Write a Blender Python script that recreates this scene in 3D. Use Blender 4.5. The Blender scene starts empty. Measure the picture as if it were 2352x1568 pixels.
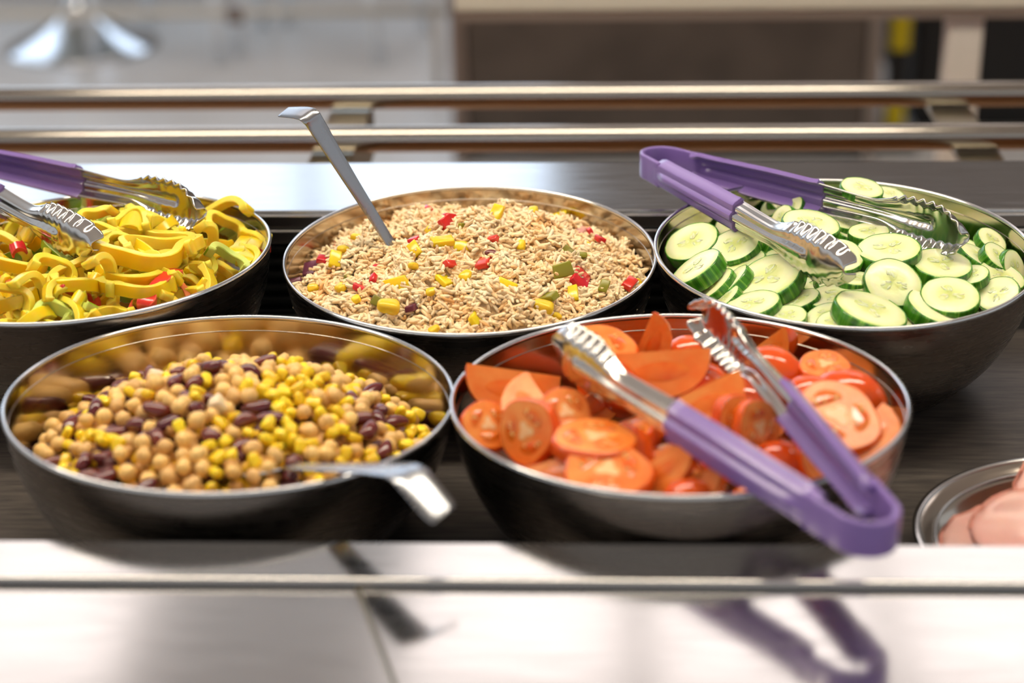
import bpy, bmesh, math, random
import numpy as np
from mathutils import Vector, Matrix, noise

R = math.radians
SC = bpy.context.scene
COL = SC.collection
random.seed(7)

# ---------------------------------------------------------------- camera
cam_d = bpy.data.cameras.new('camera')
cam = bpy.data.objects.new('camera', cam_d)
COL.objects.link(cam)
SC.camera = cam
cam_d.sensor_width = 36.0
cam_d.lens = 4195.268 / 2352 * 36.0
cam_d.clip_start = 0.02
cam_d.clip_end = 60
_F = Vector((-0.04260, 0.91522, -0.40066)).normalized()
_Rr = Vector((0.99908, 0.03915, -0.01665))
_Rr = (_Rr - _F * _Rr.dot(_F)).normalized()
_U = _Rr.cross(_F)
cam.matrix_world = Matrix(((_Rr.x, _U.x, -_F.x, 0), (_Rr.y, _U.y, -_F.y, 0), (_Rr.z, _U.z, -_F.z, 0.531), (0, 0, 0, 1)))
cam_d.dof.use_dof = True
cam_d.dof.focus_distance = 1.20
cam_d.dof.aperture_fstop = 3.9

# ---------------------------------------------------------------- world, exposure
SC.view_settings.view_transform = 'Standard'
SC.view_settings.look = 'None'
SC.view_settings.gamma = 1.0
SC.view_settings.use_curve_mapping = False
SC.view_settings.exposure = 0.12
SC.cycles.max_bounces = 6
SC.cycles.use_light_tree = False
SC.cycles.diffuse_bounces = 3
SC.cycles.glossy_bounces = 4
SC.cycles.transmission_bounces = 2
W = bpy.data.worlds.new('world'); SC.world = W; W.use_nodes = True
W.node_tree.nodes['Background'].inputs[0].default_value = (0.95, 0.97, 1.0, 1)
W.node_tree.nodes['Background'].inputs[1].default_value = 0.54
WINDOW_STRENGTH = 2.4
PANEL_STRENGTH = 2.3
STRIP_STRENGTH = 27.0

# ---------------------------------------------------------------- materials
def srgb(h):
    h = h.lstrip('#')
    c = [int(h[i:i+2], 16) / 255 for i in (0, 2, 4)]
    return tuple(x / 12.92 if x <= .04045 else ((x + .055) / 1.055) ** 2.4 for x in c)

def nodes(m): return m.node_tree.nodes, m.node_tree.links

def mat(name, col, rough=.5, metal=0., sss=0., spec=.5, var=0., noise_col=None, nscale=60., nstretch=(1, 1, 1), bump=0., bscale=200., coat=0., attr=None, sssr=.004):
    m = bpy.data.materials.new(name); m.use_nodes = True
    N, L = nodes(m); b = N['Principled BSDF']
    c = srgb(col) if isinstance(col, str) else col
    b.inputs['Base Color'].default_value = (*c, 1)
    b.inputs['Roughness'].default_value = rough
    b.inputs['Metallic'].default_value = metal
    b.inputs['Specular IOR Level'].default_value = spec
    b.inputs['Coat Weight'].default_value = coat
    b.inputs['Coat Roughness'].default_value = .08
    if sss:
        b.inputs['Subsurface Weight'].default_value = sss
        b.inputs['Subsurface Radius'].default_value = (1, .55, .3)
        b.inputs['Subsurface Scale'].default_value = sssr
    src = None
    tc = N.new('ShaderNodeTexCoord'); mp = N.new('ShaderNodeMapping'); mp.inputs['Scale'].default_value = nstretch
    L.new(tc.outputs['Object'], mp.inputs[0])
    if attr:
        a = N.new('ShaderNodeAttribute'); a.attribute_name = attr; src = a.outputs['Color']
    if noise_col:
        t = N.new('ShaderNodeTexNoise'); t.inputs['Scale'].default_value = nscale; t.inputs['Detail'].default_value = 4
        L.new(mp.outputs[0], t.inputs['Vector'])
        r = N.new('ShaderNodeValToRGB'); r.color_ramp.elements[0].position = .35; r.color_ramp.elements[1].position = .65
        r.color_ramp.elements[0].color = (*c, 1); r.color_ramp.elements[1].color = (*srgb(noise_col), 1)
        L.new(t.outputs['Fac'], r.inputs[0]); src = r.outputs[0]
    if var:
        oi = N.new('ShaderNodeObjectInfo'); hs = N.new('ShaderNodeHueSaturation')
        mr = N.new('ShaderNodeMapRange'); mr.inputs[3].default_value = 1 - var; mr.inputs[4].default_value = 1 + var
        L.new(oi.outputs['Random'], mr.inputs[0]); L.new(mr.outputs[0], hs.inputs['Value'])
        mh = N.new('ShaderNodeMapRange'); mh.inputs[3].default_value = .5 - var * .05; mh.inputs[4].default_value = .5 + var * .05
        L.new(oi.outputs['Random'], mh.inputs[0]); L.new(mh.outputs[0], hs.inputs['Hue'])
        if src: L.new(src, hs.inputs['Color'])
        else: hs.inputs['Color'].default_value = (*c, 1)
        src = hs.outputs[0]
    if src: L.new(src, b.inputs['Base Color'])
    if bump:
        t2 = N.new('ShaderNodeTexNoise'); t2.inputs['Scale'].default_value = bscale; t2.inputs['Detail'].default_value = 3
        L.new(mp.outputs[0], t2.inputs['Vector'])
        bp = N.new('ShaderNodeBump'); bp.inputs['Strength'].default_value = bump; bp.inputs['Distance'].default_value = .001
        L.new(t2.outputs['Fac'], bp.inputs['Height']); L.new(bp.outputs[0], b.inputs['Normal'])
    return m

def emit(name, col, s):
    m = bpy.data.materials.new(name); m.use_nodes = True
    N, L = nodes(m); N.remove(N['Principled BSDF'])
    e = N.new('ShaderNodeEmission'); e.inputs[0].default_value = (*srgb(col), 1); e.inputs[1].default_value = s
    L.new(e.outputs[0], N['Material Output'].inputs[0]); return m

def brushed(name, col, rough, stretch, amount=.12, bump=.03):
    """steel with directional brushing in its roughness"""
    m = mat(name, col, rough, 1.0)
    N, L = nodes(m); b = N['Principled BSDF']
    tc = N.new('ShaderNodeTexCoord'); mp = N.new('ShaderNodeMapping'); mp.inputs['Scale'].default_value = stretch
    L.new(tc.outputs['Object'], mp.inputs[0])
    t = N.new('ShaderNodeTexNoise'); t.inputs['Scale'].default_value = 1; t.inputs['Detail'].default_value = 5
    L.new(mp.outputs[0], t.inputs['Vector'])
    r = N.new('ShaderNodeMapRange'); r.inputs[1].default_value = .3; r.inputs[2].default_value = .7
    r.inputs[3].default_value = max(.02, rough - amount); r.inputs[4].default_value = rough + amount
    L.new(t.outputs['Fac'], r.inputs[0]); L.new(r.outputs[0], b.inputs['Roughness'])
    bp = N.new('ShaderNodeBump'); bp.inputs['Strength'].default_value = bump; bp.inputs['Distance'].default_value = .0005
    L.new(t.outputs['Fac'], bp.inputs['Height']); L.new(bp.outputs[0], b.inputs['Normal'])
    return m

M = {}
M['steel_top'] = brushed('brushed_steel_counter', '#c9c7c5', .15, (25, 500, 500), .04, .02)
M['steel_back'] = brushed('brushed_steel_back', '#c4c6c8', .17, (25, 500, 500), .04, .02)
M['steel_lip'] = mat('steel_lip', '#d0cdca', .2, 1)
M['bowl_out'] = brushed('bowl_satin', '#857d76', .27, (30, 30, 420), .05, .03)
M['bowl_in'] = brushed('bowl_polished', '#bfb6ab', .13, (30, 30, 300), .04, .02)
M['rim'] = mat('bowl_rim', '#d8d8d8', .16, 1)
M['rail'] = mat('rail_steel', '#aaa49c', .19, 1)
M['bracket'] = mat('bracket_steel', '#b5ad9b', .35, 1)
M['tong_steel'] = mat('tong_steel', '#d3d1ce', .16, 1)
M['spoon_steel'] = brushed('spoon_steel', '#a4a6aa', .26, (60, 60, 60), .04, .02)
M['purple'] = mat('purple_vinyl', '#866ab0', .3, 0, coat=.3)
M['well'] = mat('dark_wood_laminate', '#3a3532', .42, 0, noise_col='#59514b', nscale=9, nstretch=(3, 28, 28), bump=.15, bscale=40)
M['black'] = mat('black_grille', '#171615', .5)
M['slat'] = mat('black_slat', '#2a2927', .4)
M['oak'] = mat('oak_fascia', '#a8713f', .5, noise_col='#8f5c30', nscale=6, nstretch=(2, 2, 20))
# food
M['chickpea'] = mat('chickpea', '#efc276', .38, var=.12, bump=.2, bscale=500)
M['corn'] = mat('corn', '#fbd42a', .25, sss=.3, var=.10)
M['corn_tip'] = mat('corn_tip', '#f3e3a0', .4, sss=.2)
M['kidney'] = mat('kidney_bean', '#6a2420', .2, var=.25, coat=.5)
M['bean_mix'] = mat('bean_mix', '#c98f3e', .5, attr='Col')
M['rice'] = mat('rice', '#f0cf9a', .42, attr='Col')
M['red_p'] = mat('red_pepper', '#d8281f', .22, sss=.2, var=.10, coat=.3)
M['red_f'] = mat('red_pepper_flesh', '#ea5a3c', .4, sss=.25, var=.08)
M['orange_p'] = mat('orange_pepper', '#ee5a20', .22, sss=.2, var=.06, coat=.3)
M['orange_f'] = mat('orange_pepper_flesh', '#f58a4a', .4, sss=.25)
M['yel_p'] = mat('yellow_pepper', '#ffcf1a', .25, sss=.6, sssr=.008, var=.05, coat=.2)
M['yel_f'] = mat('yellow_pepper_flesh', '#ffe158', .36, sss=.6, sssr=.008, var=.04, noise_col='#ffd83a', nscale=60, bump=.1, bscale=250)
M['grn_p'] = mat('green_pepper', '#8fb824', .22, sss=.25, var=.10, coat=.3)
M['grn_f'] = mat('green_pepper_flesh', '#d0df70', .35, sss=.3, var=.08)
M['grn_d'] = mat('green_pepper_cooked', '#8a8420', .3, sss=.2, var=.2)
M['onion'] = mat('red_onion', '#6b2a44', .3, sss=.2)
M['onion_pale'] = mat('pale_onion', '#c98d83', .35, sss=.3)
M['tom_skin'] = mat('tomato_skin', '#e6500e', .16, sss=.12, var=.05, coat=.4, noise_col='#ec5e14', nscale=30)
M['tom_flesh'] = mat('tomato_flesh', '#f79a4a', .28, sss=.15, var=.05, noise_col='#f07c2c', nscale=70, bump=.2, bscale=250)
M['tom_gel'] = mat('tomato_gel', '#de5c14', .2, sss=.15, coat=.3, noise_col='#e67a26', nscale=120)
M['tom_inner'] = mat('tomato_inner', '#e8661c', .25, sss=.15, noise_col='#ee8232', nscale=90)
M['tom_seed'] = mat('tomato_seed', '#f2b868', .3, sss=.2)
M['tom_core'] = mat('tomato_core', '#fbc890', .35, sss=.3)
M['ham'] = mat('ham', '#dda095', .34, sss=.3, noise_col='#e6b5a8', nscale=28, bump=.15, bscale=200)
M['ham_edge'] = mat('ham_edge', '#d48a78', .4, sss=.2)

def cuc_flesh():
    m = mat('cucumber_flesh', '#dfe7a4', .25, sss=.3, sssr=.003, bump=.12, bscale=350)
    N, L = nodes(m); b = N['Principled BSDF']
    tc = N.new('ShaderNodeTexCoord'); sx = N.new('ShaderNodeSeparateXYZ'); L.new(tc.outputs['Object'], sx.inputs[0])
    cx = N.new('ShaderNodeCombineXYZ'); L.new(sx.outputs[0], cx.inputs[0]); L.new(sx.outputs[1], cx.inputs[1])
    ln = N.new('ShaderNodeVectorMath'); ln.operation = 'LENGTH'; L.new(cx.outputs[0], ln.inputs[0])
    t = N.new('ShaderNodeTexNoise'); t.inputs['Scale'].default_value = 150; L.new(tc.outputs['Object'], t.inputs['Vector'])
    ma = N.new('ShaderNodeMath'); ma.operation = 'MULTIPLY_ADD'; ma.inputs[1].default_value = .0045; L.new(t.outputs['Fac'], ma.inputs[0]); L.new(ln.outputs['Value'], ma.inputs[2])
    r = N.new('ShaderNodeValToRGB'); e = r.color_ramp.elements
    mr = N.new('ShaderNodeMapRange'); mr.inputs[1].default_value = .002; mr.inputs[2].default_value = .0205; L.new(ma.outputs[0], mr.inputs[0])
    L.new(mr.outputs[0], r.inputs[0])
    e[0].position = 0; e[0].color = (*srgb('#dce48a'), 1); e[1].position = 1; e[1].color = (*srgb('#b8d468'), 1)
    for p, c in ((.3, '#e4ea9c'), (.48, '#f3f6bc'), (.72, '#f4f6c6'), (.88, '#e8f0ac')):
        k = e.new(p); k.color = (*srgb(c), 1)
    L.new(r.outputs[0], b.inputs['Base Color']); return m
M['cuc_flesh'] = cuc_flesh()
def cuc_peel():
    m = mat('cucumber_peel', '#2f6a1a', .26, coat=.35)
    N, L = nodes(m); b = N['Principled BSDF']
    tc = N.new('ShaderNodeTexCoord'); mp = N.new('ShaderNodeMapping'); mp.inputs['Scale'].default_value = (1, 1, .05); L.new(tc.outputs['Object'], mp.inputs[0])
    t = N.new('ShaderNodeTexNoise'); t.inputs['Scale'].default_value = 330; t.inputs['Detail'].default_value = 3; L.new(mp.outputs[0], t.inputs['Vector'])
    r = N.new('ShaderNodeValToRGB'); e = r.color_ramp.elements
    e[0].position = .35; e[0].color = (*srgb('#2c6612'), 1); e[1].position = .72; e[1].color = (*srgb('#93c248'), 1)
    k = e.new(.55); k.color = (*srgb('#4a941f'), 1)
    L.new(t.outputs['Fac'], r.inputs[0]); L.new(r.outputs[0], b.inputs['Base Color']); return m
M['cuc_peel'] = cuc_peel()
M['cuc_seed'] = mat('cucumber_seed', '#eef1bc', .25, sss=.4)
M['cuc_gel'] = mat('cucumber_gel', '#d8e086', .15, sss=.4, noise_col='#eaefb0', nscale=350)
# room
M['floor'] = mat('floor_vinyl', '#dbd9d6', .28, noise_col='#d0cecb', nscale=3)
M['floor_wood'] = mat('floor_wood', '#c49a78', .4, noise_col='#b58a68', nscale=4, nstretch=(2, 12, 1))
M['wall'] = mat('wall_paint', '#978d84', .8)
M['ceil'] = mat('ceiling_paint', '#efece6', .85)
M['frame'] = mat('window_frame', '#dcdcda', .5)
M['chrome'] = mat('chrome', '#d9dee3', .15, 1)
M['leg_white'] = mat('leg_enamel', '#e9eff5', .35)
M['beige'] = mat('beige_laminate', '#cbc6b8', .4)
M['tan'] = mat('tan_edge', '#7d7068', .5)
M['bench'] = mat('bench_fabric', '#4f4741', .85, noise_col='#5c534c', nscale=7)
M['bench_edge'] = mat('bench_edge', '#8a8078', .5)
M['yellow'] = mat('yellow_paint', '#c9b400', .5)
M['dark'] = mat('near_black', '#0b0b0b', .6)
M['post'] = mat('post_paint', '#d6d0c8', .45, 0)
M['window_light'] = emit('window_daylight', '#dbe9fb', WINDOW_STRENGTH)
M['panel_light'] = emit('ceiling_panel_light', '#fff3ef', PANEL_STRENGTH)
M['strip_light'] = emit('warm_strip_light', '#fff2dc', STRIP_STRENGTH)

# ---------------------------------------------------------------- helpers
def mesh_obj(name, verts, faces, m, parent=None, smooth=True, data=None):
    if data is None:
        data = bpy.data.meshes.new(name); data.from_pydata([tuple(v) for v in verts], [], faces); data.update()
        if smooth:
            data.polygons.foreach_set('use_smooth', [True] * len(data.polygons))
        for mm in (m if isinstance(m, (list, tuple)) else [m]): data.materials.append(mm)
    o = bpy.data.objects.new(name, data); COL.objects.link(o)
    if parent: o.parent = parent
    return o

def bm_obj(name, bm, m, parent=None, smooth=False):
    d = bpy.data.meshes.new(name); bm.to_mesh(d); bm.free()
    if smooth: d.polygons.foreach_set('use_smooth', [True] * len(d.polygons))
    d.materials.append(m)
    o = bpy.data.objects.new(name, d); COL.objects.link(o)
    if parent: o.parent = parent
    return o

def tag(o, label=None, cat=None, group=None, kind=None):
    if label: o['label'] = label
    if cat: o['category'] = cat
    if group: o['group'] = group
    if kind: o['kind'] = kind
    return o

def empty(name, loc=(0, 0, 0)):
    o = bpy.data.objects.new(name, None); COL.objects.link(o); o.location = loc; o.empty_display_size = .02; return o

def box(name, x0, x1, y0, y1, z0, z1, m, parent=None, bev=0.):
    bm = bmesh.new(); bmesh.ops.create_cube(bm, size=1)
    for v in bm.verts: v.co = ((x0 + x1) / 2 + v.co.x * (x1 - x0), (y0 + y1) / 2 + v.co.y * (y1 - y0), (z0 + z1) / 2 + v.co.z * (z1 - z0))
    if bev: bmesh.ops.bevel(bm, geom=bm.edges[:], offset=bev, segments=3, affect='EDGES', profile=.5)
    return bm_obj(name, bm, m, parent)

def tube(name, pts, r, m, parent=None, n=16):
    """round bar swept along a polyline, with closed ends"""
    P = [Vector(p) for p in pts]; V = []; Fc = []
    up = Vector((0, 0, 1))
    for i, p in enumerate(P):
        t = (P[min(i + 1, len(P) - 1)] - P[max(i - 1, 0)]).normalized()
        a = t.cross(up) if abs(t.z) < .95 else t.cross(Vector((1, 0, 0)))
        a.normalize(); b = t.cross(a)
        for k in range(n):
            w = 2 * math.pi * k / n
            V.append(p + (a * math.cos(w) + b * math.sin(w)) * r)
    for i in range(len(P) - 1):
        for k in range(n):
            Fc.append((i * n + k, i * n + (k + 1) % n, (i + 1) * n + (k + 1) % n, (i + 1) * n + k))
    Fc.append(tuple(range(n))[::-1]); Fc.append(tuple((len(P) - 1) * n + k for k in range(n)))
    return mesh_obj(name, V, Fc, m, parent)

def lathe(name, prof, m, parent=None, n=128):
    V = []; Fc = []
    for r, z in prof:
        for k in range(n):
            w = 2 * math.pi * k / n; V.append((r * math.cos(w), r * math.sin(w), z))
    for i in range(len(prof) - 1):
        for k in range(n):
            Fc.append((i * n + k, i * n + (k + 1) % n, (i + 1) * n + (k + 1) % n, (i + 1) * n + k))
    return mesh_obj(name, V, Fc, m, parent)

def frame_matrix(p, n, maj):
    n = Vector(n).normalized(); x = Vector(maj); x = (x - n * x.dot(n)).normalized(); y = n.cross(x)
    return Matrix(((x.x, y.x, n.x, p[0]), (x.y, y.y, n.y, p[1]), (x.z, y.z, n.z, p[2]), (0, 0, 0, 1)))

def copy_tree(o, parent=None):
    c = o.copy(); COL.objects.link(c); c.parent = parent
    for ch in o.children: copy_tree(ch, c)
    return c

def spot(x, y, noun):
    """words for a place inside a bowl, as seen from the serving side"""
    r_ = math.hypot(x, y)
    if r_ < .03: return 'in the middle of the ' + noun
    d = ('right', 'back right', 'back', 'back left', 'left', 'front left', 'front', 'front right')[int(((math.atan2(y, x) + 2 * math.pi) % (2 * math.pi) + math.pi / 8) / (math.pi / 4)) % 8]
    return ('towards the %s of the %s' if r_ < .075 else 'near the %s rim of the %s') % (d, noun)

# ---------------------------------------------------------------- room
FZ = -.87
def struct(o): o['kind'] = 'structure'; return o
struct(box('floor', -6, 6, 4.02, 6.3, FZ - .05, FZ, M['floor']))
struct(box('floor_near', -6, 6, -2, 4.02, FZ - .05, FZ, M['floor_wood'])).name = 'floor.001'
CEIL = 2.25; WY = 6.25
struct(box('ceiling', -6, 6, -2, WY + .1, CEIL, CEIL + .1, M['ceil']))
# back wall around the window band
WX0, WX1, WZ0, WZ1 = -4.6, -.12, -.25, 2.19
wb = struct(box('wall_back', WX1, 6, WY, WY + .1, FZ, CEIL, M['wall']))
for nm, a in (('wall_sill', (-6, WX1, WY, WY + .1, FZ, WZ0)), ('wall_pier', (-6, WX0, WY, WY + .1, WZ0, CEIL)), ('wall_head', (WX0, WX1, WY, WY + .1, WZ1, CEIL))):
    box(nm, *a, M['wall'], wb)
win = box('window_1', WX0, WX1, WY + .07, WY + .09, WZ0, WZ1, M['window_light']); struct(win)
for k in range(6):
    x = WX0 + (WX1 - WX0) * k / 5
    box('window_mullion', x - .03, x + .03, WY - .01, WY + .06, WZ0, WZ1, M['frame'], win)
box('window_transom', WX0, WX1, WY - .01, WY + .06, .95, 1.0, M['frame'], win)
def ceiling_light(x, y, label):
    r = empty('ceiling_light', (x, y, CEIL))
    box('light_frame', -.31, .31, -.31, .31, -.03, -.001, M['frame'], r)
    box('diffuser', -.29, .29, -.29, .29, -.034, -.03, M['panel_light'], r)
    tag(r, label, 'ceiling light', 'square ceiling lights over the dining area')
for x in (-2.15, -1.5, -.2, .45, 1.1, 1.75):
    for y in (4.0, 4.65):
        ceiling_light(x, y, 'square white panel light set in the ceiling')
r = empty('strip_light', (-.45, 1.20, 1.55))
box('housing', -1.5, 1.5, -.09, .09, .0, .06, M['frame'], r)
box('diffuser', -1.46, 1.46, -.07, .07, -.02, .0, M['strip_light'], r)
for x in (-1.2, 1.2): tube('hanger', [(x, 0, .06), (x, 0, CEIL - 1.55)], .004, M['chrome'], r)
tag(r, 'long warm strip light hanging above the serving side', 'light')

# ---------------------------------------------------------------- counter
ZT = .075
ctr = empty('serving_counter', (0, .9, FZ))
tag(ctr, 'stainless steel salad bar counter with dark sunken well holding the bowls', 'counter')
def cpart(o, parent=ctr):
    o.parent = parent
    if parent is ctr: o.matrix_parent_inverse = Matrix.Translation((0, -.9, -FZ))
    return o
X0, X1 = -1.6, 1.6
cpart(box('front_ledge', X0, X1, .757, .792, ZT - .02, ZT, M['steel_top'], bev=.001))
cpart(tube('front_lip', [(X0, .7565, ZT - .0014), (X1, .7565, ZT - .0014)], .0023, M['steel_lip']))
cpart(box('front_apron', X0, -.103, .30, .7535, ZT - .03, ZT - .0035, M['steel_top'], bev=.0012))
# apron split by a slanted gap and strip, shaped to imitate a reflected streak
def slab(name, pts, z0, z1, m):
    n = len(pts); V = [(x, y, z0) for x, y in pts] + [(x, y, z1) for x, y in pts]
    Fc = [tuple(range(n))[::-1], tuple(range(n, 2 * n))] + [(i, (i + 1) % n, n + (i + 1) % n, n + i) for i in range(n)]
    return mesh_obj(name, V, Fc, m, smooth=False)
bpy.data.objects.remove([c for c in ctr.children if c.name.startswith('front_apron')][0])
JA, JB = (-.1117, .7535), (.0330, .30)   # ends of the imitated streak
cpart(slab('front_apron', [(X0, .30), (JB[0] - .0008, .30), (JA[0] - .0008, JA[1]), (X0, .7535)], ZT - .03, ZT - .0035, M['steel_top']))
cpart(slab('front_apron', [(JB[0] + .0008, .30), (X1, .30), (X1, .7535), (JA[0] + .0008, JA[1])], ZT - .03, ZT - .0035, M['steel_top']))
cpart(tube('reflection_streak', [(JA[0], JA[1], ZT - .0042), (JB[0], JB[1], ZT - .0042)], .0016, M['bracket']))
cpart(box('well_front_wall', X0, X1, .786, .7915, -.012, ZT - .02, M['black']))
cpart(box('well_floor', X0, X1, .786, 1.235, -.012, 0, M['well']))
cpart(box('well_rear_gutter', X0, X1, 1.235, 1.30, -.02, -.008, M['black']))
BY = 1.279
cpart(box('back_ledge', X0, X1, BY + .006, 1.401, ZT - .02, ZT, M['steel_back'], bev=.0015))
cpart(box('back_trim', X0, X1, BY + .001, BY + .006, ZT - .012, ZT - .002, M['steel_lip'], bev=.001))
cpart(box('back_trim_lower', X0, X1, BY - .001, BY + .005, ZT - .024, ZT - .013, M['steel_lip'], bev=.0015))
gr = cpart(box('vent_grille', X0, X1, BY + .012, BY + .016, -.02, ZT - .02, M['black']))
for k in range(6):
    z = .044 - k * .0105
    bm = bmesh.new(); bmesh.ops.create_cube(bm, size=1)
    rot = Matrix.Rotation(R(28), 3, 'X')
    for v in bm.verts: v.co = rot @ Vector((v.co.x * (X1 - X0), v.co.y * .0016, v.co.z * .0075)) + Vector((0, BY + .007, z))
    o = bm_obj('slat', bm, M['slat'], gr)
for x in (-.93, -.62, -.31, 0, .31, .62, .93):
    box('grille_rib', x - .0025, x + .0025, BY + .0045, BY + .012, -.02, ZT - .022, M['black'], gr)
cpart(box('counter_base', X0, X1, .32, 1.39, FZ, -.021, M['dark']))
cpart(box('counter_fascia', X0, X1, 1.391, 1.40, FZ, ZT - .021, M['oak']))

# tray rails on brackets
rails = empty('tray_slide', (0, 1.61, FZ))
tag(rails, 'two round steel tray rails on flat brackets behind the salad bar', 'tray slide')
def rpart(o): o.parent = rails; o.matrix_parent_inverse = Matrix.Translation((0, -1.61, -FZ)); return o
for y in (1.545, 1.679):
    rpart(tube('rail', [(X0, y, .05), (X1, y, .05)], .0118, M['rail'], n=32))
for x in (-.228, .338):
    rpart(box('bracket', x - .019, x + .019, 1.40, 1.70, .030, .037, M['bracket'], bev=.001))
    rpart(box('bracket_web', x + .013, x + .019, 1.40, 1.70, -.01, .030, M['bracket']))

# ---------------------------------------------------------------- things behind the counter
t = empty('bar_table', (.6, 2.5, FZ))
def tpart(o, p): o.parent = p; o.matrix_parent_inverse = Matrix.Translation(-p.location); return o
tpart(box('table_top', -.165, 2.0, 2.2, 2.8, .006, .040, M['beige'], bev=.004), t)
tpart(box('edge_band', -.160, 1.99, 2.204, 2.79, -.006, .006, M['tan']), t)
for x, y in ((.4385, 2.215), (-.10, 2.74), (1.7, 2.215), (1.7, 2.74)):
    if x == -.10: continue
    tpart(box('leg', x, x + .042, y, y + .042, FZ, -.006, M['post'], bev=.004), t)
tpart(box('leg', .9, .942, 2.74, 2.782, FZ, -.006, M['post'], bev=.004), t)
tag(t, 'blurred beige table with square pale metal post behind the rails', 'table')

b = empty('bench', (.19, 4.5, FZ))
tpart(box('bench_back', -.30, .665, 4.30, 4.42, FZ + .02, -.15, M['bench'], bev=.01), b)
tpart(box('end_panel', -.335, -.30, 4.29, 4.75, FZ, -.14, M['tan'], bev=.004), b)
tpart(box('end_panel', .665, .695, 4.29, 4.75, FZ, -.14, M['bench_edge'], bev=.004), b)
tpart(box('seat', -.30, .665, 4.42, 4.85, -.50, -.42, M['bench'], bev=.02), b)
tag(b, 'dark grey-brown upholstered bench seen from its back, out of focus', 'bench')
bo = empty('marker_post', (.755, 4.42, FZ))
tpart(box('post_body', .735, .775, 4.40, 4.44, FZ + .012, -.12, M['dark'], bev=.003), bo)
tpart(box('post_foot', .70, .81, 4.36, 4.48, FZ, FZ + .012, M['dark'], bev=.003), bo)
for z0, z1 in ((-.62, -.46), (-.82, -.73), (-.36, -.22)):
    tpart(box('yellow_band', .733, .777, 4.398, 4.442, z0, z1, M['yellow']), bo)
tag(bo, 'slim black post with yellow bands beside the dark bench', 'post')
ca = empty('black_cabinet', (1.5, 4.8, FZ))
tpart(box('cabinet_body', .82, 2.4, 4.55, 5.1, FZ + .05, .3, M['dark'], bev=.005), ca)
tpart(box('plinth', .84, 2.38, 4.58, 5.08, FZ, FZ + .05, M['dark']), ca)
for x in (.83, 1.62): tpart(box('door', x, x + .77, 4.535, 4.549, FZ + .08, .28, M['dark'], bev=.003), ca)
tag(ca, 'tall black cabinet in the dark right background', 'cabinet')

# pedestal table: trumpet base
pt = empty('pedestal_table', (-1.56, 5.45, FZ))
prof = [(.001, .0), (.235, .0), (.237, .006), (.225, .014), (.18, .035), (.12, .06), (.075, .09), (.045, .14), (.034, .22), (.03, .4), (.03, .74)]
lathe('trumpet_base', prof, M['chrome'], pt, 64)
lathe('table_top', [(.001, .74), (.40, .74), (.405, .75), (.40, .765), (.001, .765)], M['beige'], pt, 64)
tag(pt, 'round cafe table on a chrome trumpet base in the left background', 'table')
def chair(x, y, rz, label):
    c = empty('steel_chair', (x, y, FZ)); c.rotation_euler = (0, 0, rz)
    for sx in (-1, 1):
        tube('leg', [(sx * .17, -.17, .44), (sx * .185, -.2, .25), (sx * .20, -.235, .0)], .017, M['leg_white'], c)
        tube('leg', [(sx * .17, .17, .44), (sx * .18, .2, .2), (sx * .19, .23, .0)], .017, M['leg_white'], c)
        tube('back_post', [(sx * .17, .17, .44), (sx * .17, .21, .6), (sx * .165, .25, .84)], .0115, M['chrome'], c)
        tube('stretcher', [(sx * .183, -.2, .25), (sx * .183, .19, .25)], .008, M['chrome'], c)
    tube('crossbar', [(-.185, -.2, .25), (.185, -.2, .25)], .008, M['chrome'], c)
    box('seat', -.2, .2, -.2, .2, .44, .465, M['beige'], c, .01)
    box('backrest', -.19, .19, .235, .25, .62, .84, M['beige'], c, .006)
    tag(c, label, 'chair', 'steel framed chairs around the cafe table')
chair(-1.26, 5.50, R(-8), 'steel chair with pale seat right of the chrome table base')
chair(-.79, 5.474, R(75), 'steel chair with pale seat standing nearest the bench')
# low floor rail in front of the chairs
lr = empty('floor_barrier', (-1.2, 4.9, FZ))
tpart(tube('bar', [(-3.0, 4.9, -.634), (-.385, 4.9, -.634)], .012, M['beige']), lr)
for x in (-2.6, -.97, -.42): tpart(tube('barrier_foot', [(x, 4.9, FZ), (x, 4.9, -.634)] if x != -.97 else [(x, 4.9, -.66), (x, 4.9, -.62)], .012 if x != -.97 else .024, M['tan'] if x == -.97 else M['post']), lr)
tag(lr, 'thin beige horizontal bar low above the floor in the left background', 'barrier')

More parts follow.
